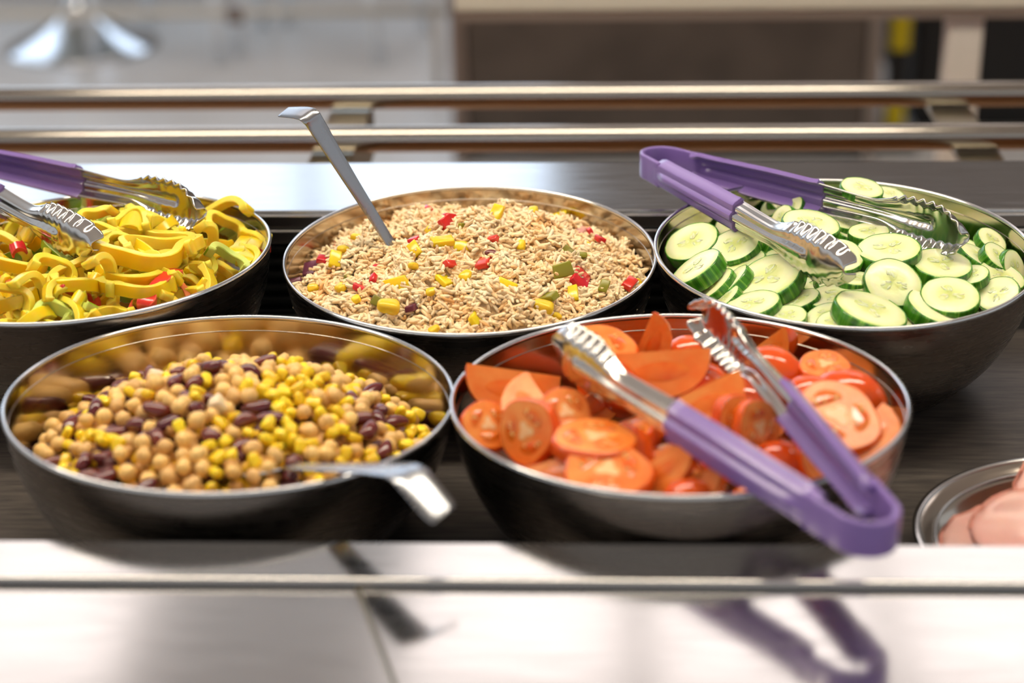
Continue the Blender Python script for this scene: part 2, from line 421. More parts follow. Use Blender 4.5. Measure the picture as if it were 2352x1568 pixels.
# ---------------------------------------------------------------- bowls
RB = .125
BOWLS = {'bean': ((-.2021, .9266, .0928), (2.03, 2.14), 'wide steel bowl of bean salad at front left'),
         'tom': ((.0488, .9163, .0980), (-.51, 2.02), 'wide steel bowl of cut tomatoes at front centre'),
         'rice': ((-.0809, 1.1522, .0916), (.25, -2.34), 'steel bowl of rice salad between the peppers and cucumbers'),
         'cuc': ((.1692, 1.1481, .0975), (.33, -2.28), 'steel bowl of cucumber slices at the right'),
         'pep': ((-.3415, 1.1400, .0980), (-1.5, .43), 'steel bowl of pepper strips at the left edge')}
BM = {}
def inner_r(z, H): return (RB - .0012) * math.sqrt(max(0., 1 - (min(z, 0) / (H * 1.21)) ** 2))
for key, (c, tl, label) in BOWLS.items():
    n = Vector((R(tl[0]), R(tl[1]), 1)).normalized()
    a = Vector((0, 1, 0)).cross(n).normalized(); bb = n.cross(a)
    m4 = Matrix(((a.x, bb.x, n.x, c[0]), (a.y, bb.y, n.y, c[1]), (a.z, bb.z, n.z, c[2]), (0, 0, 0, 1)))
    H = c[2] - .0005
    BM[key] = (m4, H)
    HH = H * 1.21
    prof = [(.001, -H)]
    for k in range(0, 33):
        z = -H + H * k / 32 * .975
        prof.append((RB * math.sqrt(1 - (z / HH) ** 2), z))
    prof_in = []
    for k in range(32, -1, -1):
        z = (-H + .0012) + (H - .0012) * k / 32 * .975
        rr = (RB - .0012) * math.sqrt(1 - (z / HH) ** 2)
        prof_in.append((rr, z))
    ob = lathe('steel_bowl', prof, M['bowl_out'])
    ob.matrix_world = m4
    lathe('bowl_inside', prof_in + [(.001, -H + .0012)], M['bowl_in'], ob)
    rim = [(RB + .0002 + .0014 * math.cos(w), -.0014 + .0018 * math.sin(w)) for w in [2 * math.pi * k / 12 for k in range(13)]]
    lathe('rim', rim, M['rim'], ob)
    lathe('rim_crease', [(RB - .0016 + .0004 * math.cos(w), -.0095 + .0004 * math.sin(w)) for w in [2 * math.pi * k / 8 for k in range(9)]], M['bowl_in'], ob)
    tag(ob, label, 'bowl', 'steel salad bowls in the counter well')

def heap(e, p, rad=.12):
    return lambda x, y: e + (p - e) * (1 - min(1., (x * x + y * y) / rad ** 2))

# measured layout, in each bowl's own frame (metres)
CUC=[
(-0.1039,0.0259,-0.0095, -0.383,-0.225,0.898, 0.901,0.121,0.411, 0.0182),
(-0.0720,0.0070,-0.0020, -0.322,-0.279,0.906, 0.933,0.065,0.348, 0.0163),
(-0.0989,-0.0249,-0.0059, -0.566,0.034,0.826, 0.813,0.186,0.548, 0.0175),
(-0.0885,-0.0385,-0.0102, -0.662,0.048,0.750, 0.736,0.228,0.635, 0.0137),
(-0.0779,-0.0368,-0.0103, -0.710,0.121,0.697, 0.699,0.240,0.671, 0.0147),
(-0.0823,-0.0565,-0.0112, -0.656,0.010,0.756, 0.736,0.228,0.635, 0.0088),
(-0.0538,-0.0454,-0.0036, -0.415,-0.142,0.900, 0.898,0.091,0.426, 0.0219),
(-0.0670,-0.0769,-0.0069, -0.278,0.001,0.961, 0.960,0.031,0.276, 0.0168),
(-0.0455,-0.0913,-0.0079, -0.138,-0.130,0.982, 0.990,-0.060,0.130, 0.0111),
(-0.0360,-0.0662,-0.0077, -0.364,0.011,0.932, 0.931,0.046,0.360, 0.0123),
(-0.0211,0.0149,0.0090, 0.124,-0.073,0.988, 0.974,-0.187,-0.145, 0.0184),
(-0.0069,-0.0290,0.0066, 0.025,-0.348,0.936, 0.978,-0.191,-0.103, 0.0147),
(0.0259,-0.0221,0.0072, -0.089,-0.086,0.992, 0.987,-0.148,0.067, 0.0195),
(0.0219,-0.0682,0.0042, 0.096,-0.567,0.817, 0.899,-0.307,-0.321, 0.0173),
(0.0588,-0.0319,0.0002, 0.050,-0.099,0.993, 0.969,-0.239,-0.081, 0.0183),
(0.0566,-0.0771,0.0000, -0.020,-0.248,0.968, 0.973,-0.231,-0.043, 0.0172),
(0.0476,-0.0834,-0.0061, 0.270,-0.147,0.950, 0.894,-0.330,-0.308, 0.0182),
(0.0918,-0.0538,-0.0093, -0.428,-0.436,0.793, 0.880,-0.003,0.470, 0.0129),
(0.0040,-0.0995,-0.0021, 0.243,-0.033,0.969, 0.931,-0.273,-0.245, 0.0221),
(-0.0228,-0.0928,-0.0060, -0.291,-0.146,0.946, 0.956,-0.001,0.292, 0.0116),
(-0.0192,-0.1047,-0.0053, -0.223,-0.185,0.957, 0.975,-0.042,0.218, 0.0075),
(-0.0117,-0.0670,-0.0061, -0.141,0.034,0.990, 0.986,-0.085,0.140, 0.0195),
(0.0182,0.0156,0.0041, -0.074,-0.013,0.997, 0.988,-0.139,0.061, 0.0130),
(0.0182,0.0576,0.0204, 0.134,-0.121,0.981, 0.964,-0.220,-0.172, 0.0139),
(0.0405,0.0753,0.0088, 0.153,-0.080,0.982, 0.958,-0.239,-0.182, 0.0079),
(-0.0439,0.1209,-0.0180, -0.601,-0.202,0.778, 0.754,0.171,0.626, 0.0100),
(-0.0348,0.1241,-0.0180, 0.341,-0.305,0.886, 0.868,-0.265,-0.430, 0.0083),
(-0.0789,0.0946,-0.0220, -0.384,-0.272,0.885, 0.900,0.102,0.418, 0.0105),
(0.1071,0.0346,-0.0094, 0.409,-0.328,0.845, 0.759,-0.402,-0.526, 0.0105),
(0.0924,0.0031,-0.0090, 0.445,-0.018,0.890, 0.828,-0.377,-0.427, 0.0162),
(0.1011,-0.0044,-0.0046, 0.491,-0.307,0.809, 0.701,-0.421,-0.586, 0.0107),
(0.1162,-0.0071,-0.0127, 0.697,-0.530,0.480, 0.266,-0.443,-0.859, 0.0118),
(0.0776,-0.0387,-0.0025, -0.266,-0.144,0.954, 0.962,-0.112,0.244, 0.0078),
(0.1011,-0.0211,-0.0113, 0.220,-0.238,0.943, 0.890,-0.352,-0.302, 0.0148),
(0.0016,-0.0490,-0.0017, 0.018,0.038,0.999, 0.987,-0.166,-0.017, 0.0114),
(-0.0079,0.0409,0.0013, 0.230,-0.018,0.970, 0.948,-0.229,-0.237, 0.0111),
(0.0061,0.0460,-0.0013, 0.169,-0.050,0.982, 0.960,-0.221,-0.186, 0.0100),
(-0.0157,0.1248,-0.0220, 0.098,-0.060,0.992, 0.981,-0.168,-0.117, 0.0130),
(-0.0362,0.0548,-0.0026, -0.772,-0.303,0.563, 0.486,0.278,0.823, 0.0079),
(-0.0289,0.0731,-0.0014, -0.705,-0.239,0.673, 0.628,0.220,0.739, 0.0062),
(0.0645,0.0842,-0.0192, -0.022,-0.101,0.994, 0.982,-0.195,-0.011, 0.0172),
(0.0465,-0.0876,-0.0130, 0.235,-0.014,0.971, 0.926,-0.302,-0.230, 0.0121),
(-0.0681,-0.0046,-0.0111, -0.354,0.002,0.937, 0.933,0.066,0.349, 0.0162),
(0.0459,0.1257,-0.0260, 0.079,-0.051,0.994, 0.975,-0.209,-0.100, 0.0178),
(0.0846,0.0388,-0.0172, 0.131,-0.086,0.985, 0.951,-0.276,-0.160, 0.0155),
(0.0283,-0.0875,-0.0109, 0.145,-0.063,0.987, 0.954,-0.258,-0.159, 0.0091),
]
TOMS=[
('S',-0.0430,0.0425,0.0119, 0.076,-0.233,0.970, 0.995,-0.037,-0.087, 0.0193),
('S',0.0856,0.0426,0.0008, 0.012,-0.201,0.980, 0.988,-0.149,-0.041, 0.0122),
('S',0.0831,-0.0330,0.0007, 0.188,-0.470,0.864, 0.893,-0.280,-0.343, 0.0217),
('S',-0.1086,-0.0194,-0.0103, 0.367,-0.628,0.686, 0.761,-0.222,-0.610, 0.0117),
('S',-0.0833,-0.0388,-0.0041, -0.550,-0.759,0.348, -0.006,-0.413,-0.910, 0.0164),
('S',-0.0462,-0.0631,0.0038, 0.055,-0.006,0.999, 0.998,-0.023,-0.053, 0.0202),
('S',-0.0401,-0.0921,-0.0028, 0.043,-0.257,0.966, 0.998,-0.029,-0.049, 0.0207),
('S',0.0410,-0.0507,0.0029, 0.627,-0.711,0.317, -0.012,-0.411,-0.912, 0.0134),
('S',0.0313,-0.0454,0.0029, 0.623,-0.715,0.317, -0.011,-0.409,-0.912, 0.0140),
('S',-0.0614,-0.0307,0.0041, 0.270,-0.611,0.745, 0.862,-0.190,-0.468, 0.0121),
('D',0.0064,0.0657,0.0067, -0.157,-0.325,0.933, 0.985,0.017,0.172, 0.0137),
('D',-0.0337,-0.0028,0.0161, 0.201,-0.526,0.827, 0.937,-0.143,-0.318, 0.0112),
('D',0.0567,0.0395,0.0060, 0.089,-0.514,0.853, 0.959,-0.186,-0.211, 0.0163),
('D',0.1024,0.0210,-0.0022, 0.063,-0.251,0.966, 0.973,-0.198,-0.112, 0.0197),
('D',0.0689,0.0169,0.0016, -0.263,-0.252,0.931, 0.963,-0.000,0.274, 0.0120),
('D',0.0036,-0.1033,-0.0038, 0.127,-0.130,0.984, 0.981,-0.125,-0.137, 0.0122),
('D',0.0540,-0.0665,-0.0062, 0.109,-0.697,0.710, 0.854,-0.295,-0.418, 0.0127),
('D',0.0094,0.0085,0.0037, -0.326,-0.544,0.773, 0.869,0.150,0.473, 0.0125),
('D',-0.0205,-0.0556,-0.0039, 0.537,-0.578,0.616, 0.492,-0.376,-0.783, 0.0139),
('D',0.0235,-0.0662,-0.0062, -0.068,-0.800,0.596, 0.997,-0.067,0.026, 0.0116),
]
TOMW=[
(-0.0091,0.0164,0.0194, 0.986,-0.125,0.109, -0.163,-0.841,0.516, 0.0423),
(-0.0921,0.0319,0.0021, 0.953,0.192,-0.234, 0.292,-0.781,0.552, 0.0428),
(0.0095,-0.0330,0.0180, 0.903,0.251,0.349, -0.064,-0.723,0.688, 0.0344),
(-0.0194,0.0544,0.0104, -0.364,-0.002,-0.931, -0.222,-0.971,0.089, 0.0129),
(-0.0123,-0.0832,0.0022, 0.727,-0.262,0.635, -0.639,-0.596,0.486, 0.0189),
(-0.0728,-0.0164,0.0047, 0.433,-0.841,-0.324, -0.181,-0.433,0.883, 0.0371),
(0.1061,-0.0398,-0.0094, -0.669,-0.640,-0.379, 0.031,-0.534,0.845, 0.0317),
(0.0571,0.0894,-0.0027, -0.473,0.587,-0.658, -0.815,-0.574,0.074, 0.0167),
(0.0113,-0.0064,0.0057, -0.738,0.389,-0.551, -0.656,-0.608,0.448, 0.0218),
(-0.0690,-0.0711,-0.0064, 0.866,-0.336,0.372, -0.501,-0.567,0.654, 0.0161),
(0.0015,-0.0929,-0.0044, 0.815,-0.389,0.430, -0.579,-0.572,0.581, 0.0233),
(0.0765,-0.0604,-0.0098, 0.832,0.302,-0.465, 0.545,-0.601,0.585, 0.0258),
(-0.0886,-0.0005,-0.0041, 0.814,-0.390,0.429, -0.577,-0.464,0.672, 0.0186),
(0.1198,0.0151,-0.0160, 0.931,0.229,-0.283, 0.361,-0.677,0.641, 0.0141),
]
BITS=[
('yellow',-0.0120,0.1372,0.0101),
('yellow',0.0169,0.0257,0.0101),
('yellow',0.0567,0.0974,0.0123),
('yellow',-0.0165,-0.0185,0.0135),
('yellow',-0.0037,-0.0099,0.0123),
('yellow',-0.0351,-0.0234,0.0101),
('yellow',-0.0449,-0.0582,0.0146),
('yellow',0.0088,-0.0922,0.0107),
('yellow',-0.0127,-0.0591,0.0101),
('yellow',0.0272,-0.0619,0.0112),
('yellow',-0.0288,0.0235,0.0067),
('yellow',0.0701,-0.0547,0.0101),
('yellow',-0.0900,-0.0086,0.0101),
('corn',-0.0871,0.0054,0.0062),
('corn',-0.1038,-0.0268,0.0056),
('corn',-0.0818,-0.0487,0.0067),
('corn',-0.0700,-0.0650,0.0062),
('corn',-0.0344,-0.0455,0.0056),
('corn',0.0511,-0.0777,0.0101),
('corn',0.0350,-0.0047,0.0056),
('corn',-0.0470,-0.0842,0.0107),
('corn',0.0006,-0.0555,0.0067),
('corn',-0.0982,0.0097,0.0045),
('corn',-0.0174,-0.0955,0.0056),
('corn',-0.0803,0.0259,0.0050),
('corn',0.0411,0.0554,0.0067),
('corn',0.0596,-0.0743,0.0050),
('corn',0.0785,0.0293,0.0045),
('corn',0.1136,-0.0013,0.0050),
('corn',-0.0208,-0.0670,0.0039),
('red',-0.0833,0.1138,0.0079),
('red',-0.0373,0.0030,0.0107),
('red',-0.0160,0.0370,0.0090),
('red',-0.0169,0.0176,0.0090),
('red',0.0114,-0.0350,0.0118),
('red',0.0162,-0.0085,0.0067),
('red',-0.0095,-0.0501,0.0073),
('red',0.0759,-0.0325,0.0157),
('red',-0.0991,0.0031,0.0095),
('red',-0.0617,-0.0154,0.0056),
('red',-0.0687,-0.0510,0.0107),
('red',-0.0342,0.0719,0.0067),
('red',0.0878,0.0334,0.0073),
('red',0.0808,0.0563,0.0056),
('red',0.1076,-0.0177,0.0095),
('red',-0.0969,0.0519,0.0067),
('red',-0.0606,-0.0430,0.0056),
('red',-0.0852,0.0929,0.0056),
('green',-0.0006,0.1339,0.0079),
('green',0.0161,0.0634,0.0079),
('green',0.0633,-0.0335,0.0107),
('green',-0.0537,-0.0754,0.0095),
('green',0.0541,-0.0673,0.0101),
('green',0.0663,-0.0093,0.0101),
('green',0.0907,-0.0376,0.0079),
('green',-0.0056,0.0196,0.0056),
('green',0.0741,-0.0089,0.0067),
('green',-0.0801,-0.0233,0.0056),
('kidney',0.0250,0.1340,0.0118),
('kidney',0.0176,-0.0260,0.0123),
('onion',-0.1110,0.0083,0.0118),
('onion',-0.0333,-0.0732,0.0095),
('onion',0.0738,0.0656,0.0101),
('onion',-0.1185,-0.0052,0.0067),
]
PEPA=[
('yellow',0.0474,-0.0187,0.0091, 0.138,0.080,0.988, 0.967,0.211,-0.142, 0.0314,0,360),
('yellow',0.0597,-0.0226,0.0094, 0.043,0.107,0.993, 0.971,0.233,-0.058, 0.0265,150,400),
('yellow',0.0325,-0.0739,0.0028, 0.978,-0.104,0.184, 0.137,-0.322,-0.936, 0.0193,140,330),
('yellow',0.0835,-0.0412,-0.0073, -0.132,-0.270,0.952, 0.926,0.311,0.221, 0.0159,150,330),
('green',0.0983,-0.0129,-0.0074, 0.536,-0.444,0.720, 0.783,-0.055,-0.615, 0.0138,170,350),
('green',0.0051,-0.1021,-0.0066, 0.243,-0.091,0.966, 0.949,0.229,-0.215, 0.0137,170,350),
('green',0.0231,-0.0954,-0.0090, -0.208,-0.350,0.912, 0.845,0.408,0.350, 0.0092,170,350),
('yellow',0.0126,0.0079,0.0186, -0.038,-0.433,0.898, 0.919,0.345,0.214, 0.0123,160,330),
('yellow',0.0335,0.0063,0.0168, 0.214,-0.038,0.977, 0.960,0.200,-0.191, 0.0123,170,370),
('yellow',0.0855,0.0554,-0.0085, 0.537,-0.257,0.807, 0.830,-0.011,-0.551, 0.0154,150,330),
('yellow',0.0456,-0.0458,0.0032, 0.213,-0.039,0.977, 0.961,0.195,-0.195, 0.0206,10,190),
('yellow',0.0515,-0.0567,-0.0020, 0.089,0.146,0.985, 0.968,0.224,-0.114, 0.0236,10,170),
('yellow',-0.0359,-0.0261,0.0073, 0.230,0.006,0.974, 0.943,0.250,-0.213, 0.0209,-20,200),
('yellow',-0.0259,-0.0899,-0.0034, 0.649,-0.603,0.465, 0.449,-0.186,-0.871, 0.0154,150,340),
('yellow',-0.0153,-0.0794,-0.0013, 0.766,-0.565,0.308, 0.135,-0.321,-0.936, 0.0147,130,340),
('yellow',0.0083,-0.0831,-0.0021, 0.754,-0.522,0.400, 0.300,-0.264,-0.915, 0.0131,100,300),
('yellow',-0.0039,-0.0604,0.0051, 0.791,-0.126,0.604, 0.589,-0.109,-0.796, 0.0157,150,350),
('yellow',0.0757,-0.0159,-0.0022, 0.554,-0.162,0.819, 0.827,-0.004,-0.556, 0.0162,-60,90),
('yellow',0.0823,0.0101,0.0001, 0.912,-0.200,0.364, 0.301,-0.260,-0.914, 0.0115,170,380),
('green',0.0884,0.0849,-0.0220, 0.819,-0.274,0.509, 0.460,-0.208,-0.859, 0.0053,150,330),
('yellow',0.0152,-0.0693,0.0056, 0.281,0.083,0.957, 0.939,0.186,-0.285, 0.0140,0,180),
('yellow',0.0519,-0.0777,-0.0054, 0.283,0.005,0.960, 0.947,0.158,-0.276, 0.0170,190,350),
('yellow',0.0767,-0.0692,-0.0120, -0.276,0.057,0.958, 0.912,0.332,0.245, 0.0203,160,350),
('yellow',0.0397,-0.0945,-0.0107, 0.011,0.128,0.992, 0.962,0.270,-0.043, 0.0153,170,350),
('yellow',-0.0035,-0.0025,0.0150, 0.301,-0.011,0.955, 0.937,0.194,-0.281, 0.0122,170,360),
('yellow',0.0132,-0.0199,0.0139, 0.130,0.013,0.991, 0.962,0.248,-0.118, 0.0209,200,380),
('red',0.0142,-0.0780,-0.0068, 0.798,-0.340,0.499, 0.454,-0.200,-0.866, 0.0132,150,330),
('yellow',0.0545,0.0087,0.0093, 0.288,-0.065,0.957, 0.950,0.151,-0.266, 0.0132,200,380),
]
PEPS=[
('red',(0.0727,-0.0413,-0.0001),(0.0597,-0.0856,-0.0074),0.0110),
('red',(0.0684,-0.0491,-0.0063),(0.0534,-0.0677,-0.0069),0.0080),
('yellow',(0.1110,0.0692,-0.0160),(0.1079,-0.0045,-0.0109),0.0110),
('yellow',(0.1035,0.0673,-0.0160),(0.1014,0.0054,-0.0083),0.0100),
('orange',(-0.0882,0.1376,-0.0100),(-0.1028,0.1277,-0.0100),0.0220),
('orange',(-0.0749,0.1291,-0.0180),(-0.0489,0.1215,-0.0180),0.0160),
('red',(-0.0575,0.1173,-0.0220),(-0.0092,0.0479,0.0005),0.0140),
('green',(-0.0367,0.1226,-0.0139),(0.0040,0.0076,0.0129),0.0090),
('red',(0.1123,0.0528,-0.0210),(0.1105,0.0200,-0.0176),0.0100),
('green',(0.0713,0.1172,-0.0180),(0.0810,0.1137,-0.0180),0.0120),
('red',(-0.0347,0.1427,-0.0220),(-0.0116,0.0316,0.0029),0.0090),
('orange',(0.0562,-0.0450,-0.0067),(0.0681,-0.0375,-0.0083),0.0120),
('red',(-0.0474,-0.0060,0.0027),(-0.0376,-0.0018,0.0043),0.0080),
('yellow',(0.0722,-0.0283,0.0017),(0.0752,-0.0193,0.0017),0.0100),
('yellow',(0.0013,-0.0804,0.0029),(0.0181,-0.0754,0.0037),0.0120),
('yellow',(0.0154,-0.0857,-0.0012),(0.0227,-0.0875,-0.0023),0.0120),
('yellow',(0.0187,-0.0618,-0.0008),(0.0277,-0.0636,-0.0020),0.0180),
('yellow',(0.0243,0.0130,0.0156),(0.0416,0.0127,0.0134),0.0160),
('green',(-0.0085,0.0566,0.0029),(0.0034,0.0480,0.0047),0.0080),
]
# ---------------------------------------------------------------- bean salad
def blob(fn, nu=12, nv=8):
    """closed surface from a unit-sphere mapping fn(Vector)->Vector"""
    V = [fn(Vector((0, 0, 1)))]; Fc = []
    for i in range(1, nv):
        th = math.pi * i / nv
        for k in range(nu):
            ph = 2 * math.pi * k / nu
            V.append(fn(Vector((math.sin(th) * math.cos(ph), math.sin(th) * math.sin(ph), math.cos(th)))))
    V.append(fn(Vector((0, 0, -1))))
    for k in range(nu): Fc.append((0, 1 + k, 1 + (k + 1) % nu))
    for i in range(nv - 2):
        for k in range(nu):
            a = 1 + i * nu + k; b_ = 1 + i * nu + (k + 1) % nu
            Fc.append((a, a + nu, b_ + nu, b_))
    L = len(V) - 1; s = 1 + (nv - 2) * nu
    for k in range(nu): Fc.append((L, s + (k + 1) % nu, s + k))
    return V, Fc
def f_chick(s):
    def f(d):
        r = .0046 * s * (1 + .05 * noise.noise(d * 2.2 + Vector((s * 9, 0, 0))))
        r *= 1 - .16 * math.exp(-((d.x) ** 2) / .03) * max(0, d.z)      # crease
        r *= 1 + .28 * math.exp(-((1 - d.y) ** 2) / .03)                # beak
        return d * r
    return f
def f_corn(s):
    def f(d):
        p = Vector([math.copysign(abs(c) ** .62, c) for c in d])
        w = 1 - .32 * (p.y + 1) / 2
        return Vector((p.x * .0041 * w, p.y * .0047, p.z * .0030 * (1 - .2 * (p.y + 1) / 2))) * s
    return f
def f_kid(s):
    def f(d):
        p = Vector((d.x * .0082, d.y * .0044 * (1 + .1 * d.x), d.z * .0040))
        p.y += .0022 * (d.x * d.x) - .0008 * math.exp(-d.x * d.x * 14) * max(0, d.y) * 0
        return p * s
    return f
PROTO = {}
for kind, fs, m in (('chickpea', f_chick, 'chickpea'), ('corn', f_corn, 'corn'), ('kidney', f_kid, 'kidney')):
    PROTO[kind] = []
    for s in (.92, 1.0, 1.08):
        V, Fc = blob(fs(s), 14, 9)
        d = bpy.data.meshes.new(kind); d.from_pydata(V, [], Fc); d.polygons.foreach_set('use_smooth', [True] * len(d.polygons)); d.materials.append(M[m])
        PROTO[kind].append(d)

def fb(x, y, s, a): return a * noise.noise(Vector((x * s, y * s, .37)))
hb0 = heap(-.040, .004, .118)
def h_bean(x, y): return hb0(x, y - .004) + fb(x, y, 45, .006)
def inside(x, y, z, H, pad): return math.hypot(x, y) < inner_r(z, H) - pad
def rnd_rot(rng): return Matrix.Rotation(rng.uniform(0, 6.28), 4, 'Z') @ Matrix.Rotation(rng.uniform(-1.2, 1.2), 4, 'X') @ Matrix.Rotation(rng.uniform(-.6, .6), 4, 'Y')
LAB = {'chickpea': ('round beige chickpea', 'chickpea', 'chickpeas in the bean salad'),
       'corn': ('yellow sweetcorn kernel', 'corn kernel', 'corn kernels in the bean salad'),
       'kidney': ('dark red kidney bean', 'kidney bean', 'kidney beans in the bean salad')}
NAME = {'chickpea': 'chickpea', 'corn': 'corn_kernel', 'kidney': 'kidney_bean'}
def pick_kind(x, y, rng):
    kk = .13 + .6 * max(0, noise.noise(Vector((x * 26, y * 26, 5.1)))) + (.16 if x < -.06 else 0)
    kc = .34 + .5 * noise.noise(Vector((x * 30, y * 30, 1.7))) + (.12 if x > .0 else -.1)
    u = rng.random()
    return 'kidney' if u < kk else ('corn' if u < kk + kc else 'chickpea')
rng = random.Random(11)
m4, H = BM['bean']
pts = []; tries = 0
while tries < 9000 and len(pts) < 640:
    tries += 1
    r_ = .116 * math.sqrt(rng.random()); w = rng.uniform(0, 6.283)
    x, y = r_ * math.cos(w), r_ * math.sin(w); z = h_bean(x, y) + rng.uniform(-.0022, .0022)
    if not inside(x, y, z, H, .006): continue
    k = pick_kind(x, y, rng); rad = {'chickpea': .0043, 'corn': .0038, 'kidney': .0050}[k]
    if any((x - a) ** 2 + (y - b_) ** 2 + .5 * (z - c) ** 2 < ((rad + e) * .94) ** 2 for a, b_, c, e in pts): continue
    pts.append((x, y, z, rad))
    o = mesh_obj(NAME[k], None, None, None, data=rng.choice(PROTO[k]))
    o.matrix_world = m4 @ Matrix.Translation((x, y, z)) @ rnd_rot(rng)
    tag(o, LAB[k][0] + ' ' + spot(x, y, 'bean bowl'), LAB[k][1], LAB[k][2])
# a few white onion dice
def dice(name, sx, sy, sz, m, rng, bev=.25):
    bm = bmesh.new(); bmesh.ops.create_cube(bm, size=1)
    for v in bm.verts: v.co = Vector((v.co.x * sx * rng.uniform(.75, 1.1), v.co.y * sy * rng.uniform(.75, 1.1), v.co.z * sz * rng.uniform(.85, 1.1)))
    bmesh.ops.bevel(bm, geom=bm.edges[:], offset=min(sx, sy, sz) * bev, segments=2, affect='EDGES', profile=.6)
    o = bm_obj(name, bm, m, None, True); return o
M['onion_white'] = mat('white_onion', '#ecd6b0', .3, sss=.4)
for x, y, lb in ((-.052, .038, 'pale onion piece near the back left of the bean salad'), (-.004, -.02, 'pale onion piece in the middle of the bean salad'), (.098, -.03, 'pale onion piece by the right rim of the bean salad')):
    o = dice('onion_piece', .012, .009, .008, M['onion_white'], rng)
    o.matrix_world = m4 @ Matrix.Translation((x, y, h_bean(x, y) + .003)) @ rnd_rot(rng); tag(o, lb, 'onion')
# lower layers of the salad, packed under the visible beans
def join_stuff(name, items, m, parent=None):
    """items: (V, F, matrix, colour) -> one mesh with a colour attribute"""
    AV = []; AF = []; AC = []; off = 0
    for V, Fc, mx, c in items:
        a = np.array([tuple(v) for v in V]); mm = np.array(mx); a = a @ mm[:3, :3].T + mm[:3, 3]
        AV.append(a); AF += [tuple(i + off for i in f) for f in Fc]; AC.append(np.tile(np.array([*c, 1.]), (len(a), 1))); off += len(a)
    d = bpy.data.meshes.new(name); d.from_pydata(np.concatenate(AV).tolist(), [], AF)
    at = d.color_attributes.new('Col', 'FLOAT_COLOR', 'POINT'); at.data.foreach_set('color', np.concatenate(AC).ravel())
    d.polygons.foreach_set('use_smooth', [True] * len(d.polygons)); d.materials.append(m)
    o = bpy.data.objects.new(name, d); COL.objects.link(o)
    if parent: o.parent = parent
    return o
LOW = {'chickpea': blob(f_chick(1.0), 8, 6), 'corn': blob(f_corn(1.0), 8, 6), 'kidney': blob(f_kid(1.0), 8, 6)}
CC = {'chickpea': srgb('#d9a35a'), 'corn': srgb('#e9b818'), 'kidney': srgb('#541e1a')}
items = []
for layer in range(3):
    n_ = 0
    for _ in range(700):
        r_ = .116 * math.sqrt(rng.random()); w = rng.uniform(0, 6.283); x, y = r_ * math.cos(w), r_ * math.sin(w)
        z = h_bean(x, y) - .006 - .005 * layer + rng.uniform(-.002, .002)
        if not inside(x, y, z, H, .006): continue
        k = pick_kind(x, y, rng); items.append((*LOW[k], Matrix.Translation((x, y, z)) @ rnd_rot(rng), CC[k]))
o = join_stuff('bean_salad', items, M['bean_mix']); o.matrix_world = m4
tag(o, 'lower layer of chickpeas, corn and kidney beans filling the front left bowl', 'bean salad', kind='stuff')

# ---------------------------------------------------------------- rice salad
hr0 = heap(-.022, .012, .12)
def h_rice(x, y):
    dent = -.012 * math.exp(-((x + .045) ** 2 + (y - .012) ** 2) / .0004)
    return hr0(x, y) + fb(x, y, 40, .0095) + fb(x + 3, y, 95, .0075) + dent
m4, H = BM['rice']
rs = np.random.RandomState(5)
ring = 6; prof_g = [(-1, .0), (-.86, .62), (-.35, 1.0), (.35, .97), (.86, .6), (1, 0)]
GV = []; GF = []
GV.append((-1, 0, 0))
for t_, rr in prof_g[1:-1]:
    for k in range(ring): GV.append((t_, rr * math.cos(k * math.pi / 3), rr * math.sin(k * math.pi / 3)))
GV.append((1, 0, 0))
for k in range(ring): GF.append((0, 1 + (k + 1) % ring, 1 + k))
for i in range(3):
    for k in range(ring):
        a = 1 + i * ring + k; b_ = 1 + i * ring + (k + 1) % ring; GF.append((a, b_, b_ + ring, a + ring))
for k in range(ring): GF.append((len(GV) - 1, 1 + 3 * ring + k, 1 + 3 * ring + (k + 1) % ring))
items = []
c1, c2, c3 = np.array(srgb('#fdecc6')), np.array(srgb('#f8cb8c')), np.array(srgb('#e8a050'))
cnt = 0
while cnt < 9500:
    r_ = .1195 * math.sqrt(rs.rand()); w = rs.rand() * 6.283; x, y = r_ * math.cos(w), r_ * math.sin(w)
    dep = abs(rs.randn()) * .0026
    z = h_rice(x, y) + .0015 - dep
    if not inside(x, y, z, H, .002): continue
    L_ = .0043 * rs.uniform(.75, 1.2); T_ = .00135 * rs.uniform(.85, 1.15)
    clump = noise.noise(Vector((x * 70, y * 70, 3))) * 3.1
    az = clump + rs.randn() * .8; el = rs.randn() * .5
    mx = Matrix.Translation((x, y, z)) @ Matrix.Rotation(az, 4, 'Z') @ Matrix.Rotation(el, 4, 'Y') @ Matrix.Diagonal((L_, T_, T_, 1))
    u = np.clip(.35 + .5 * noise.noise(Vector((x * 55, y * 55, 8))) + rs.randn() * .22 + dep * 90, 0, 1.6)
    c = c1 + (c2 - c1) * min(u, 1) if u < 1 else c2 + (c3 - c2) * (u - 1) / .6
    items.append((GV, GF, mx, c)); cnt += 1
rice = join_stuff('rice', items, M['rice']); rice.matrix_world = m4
tag(rice, 'heap of orange-tinted cooked rice grains filling the middle back bowl', 'rice', kind='stuff')
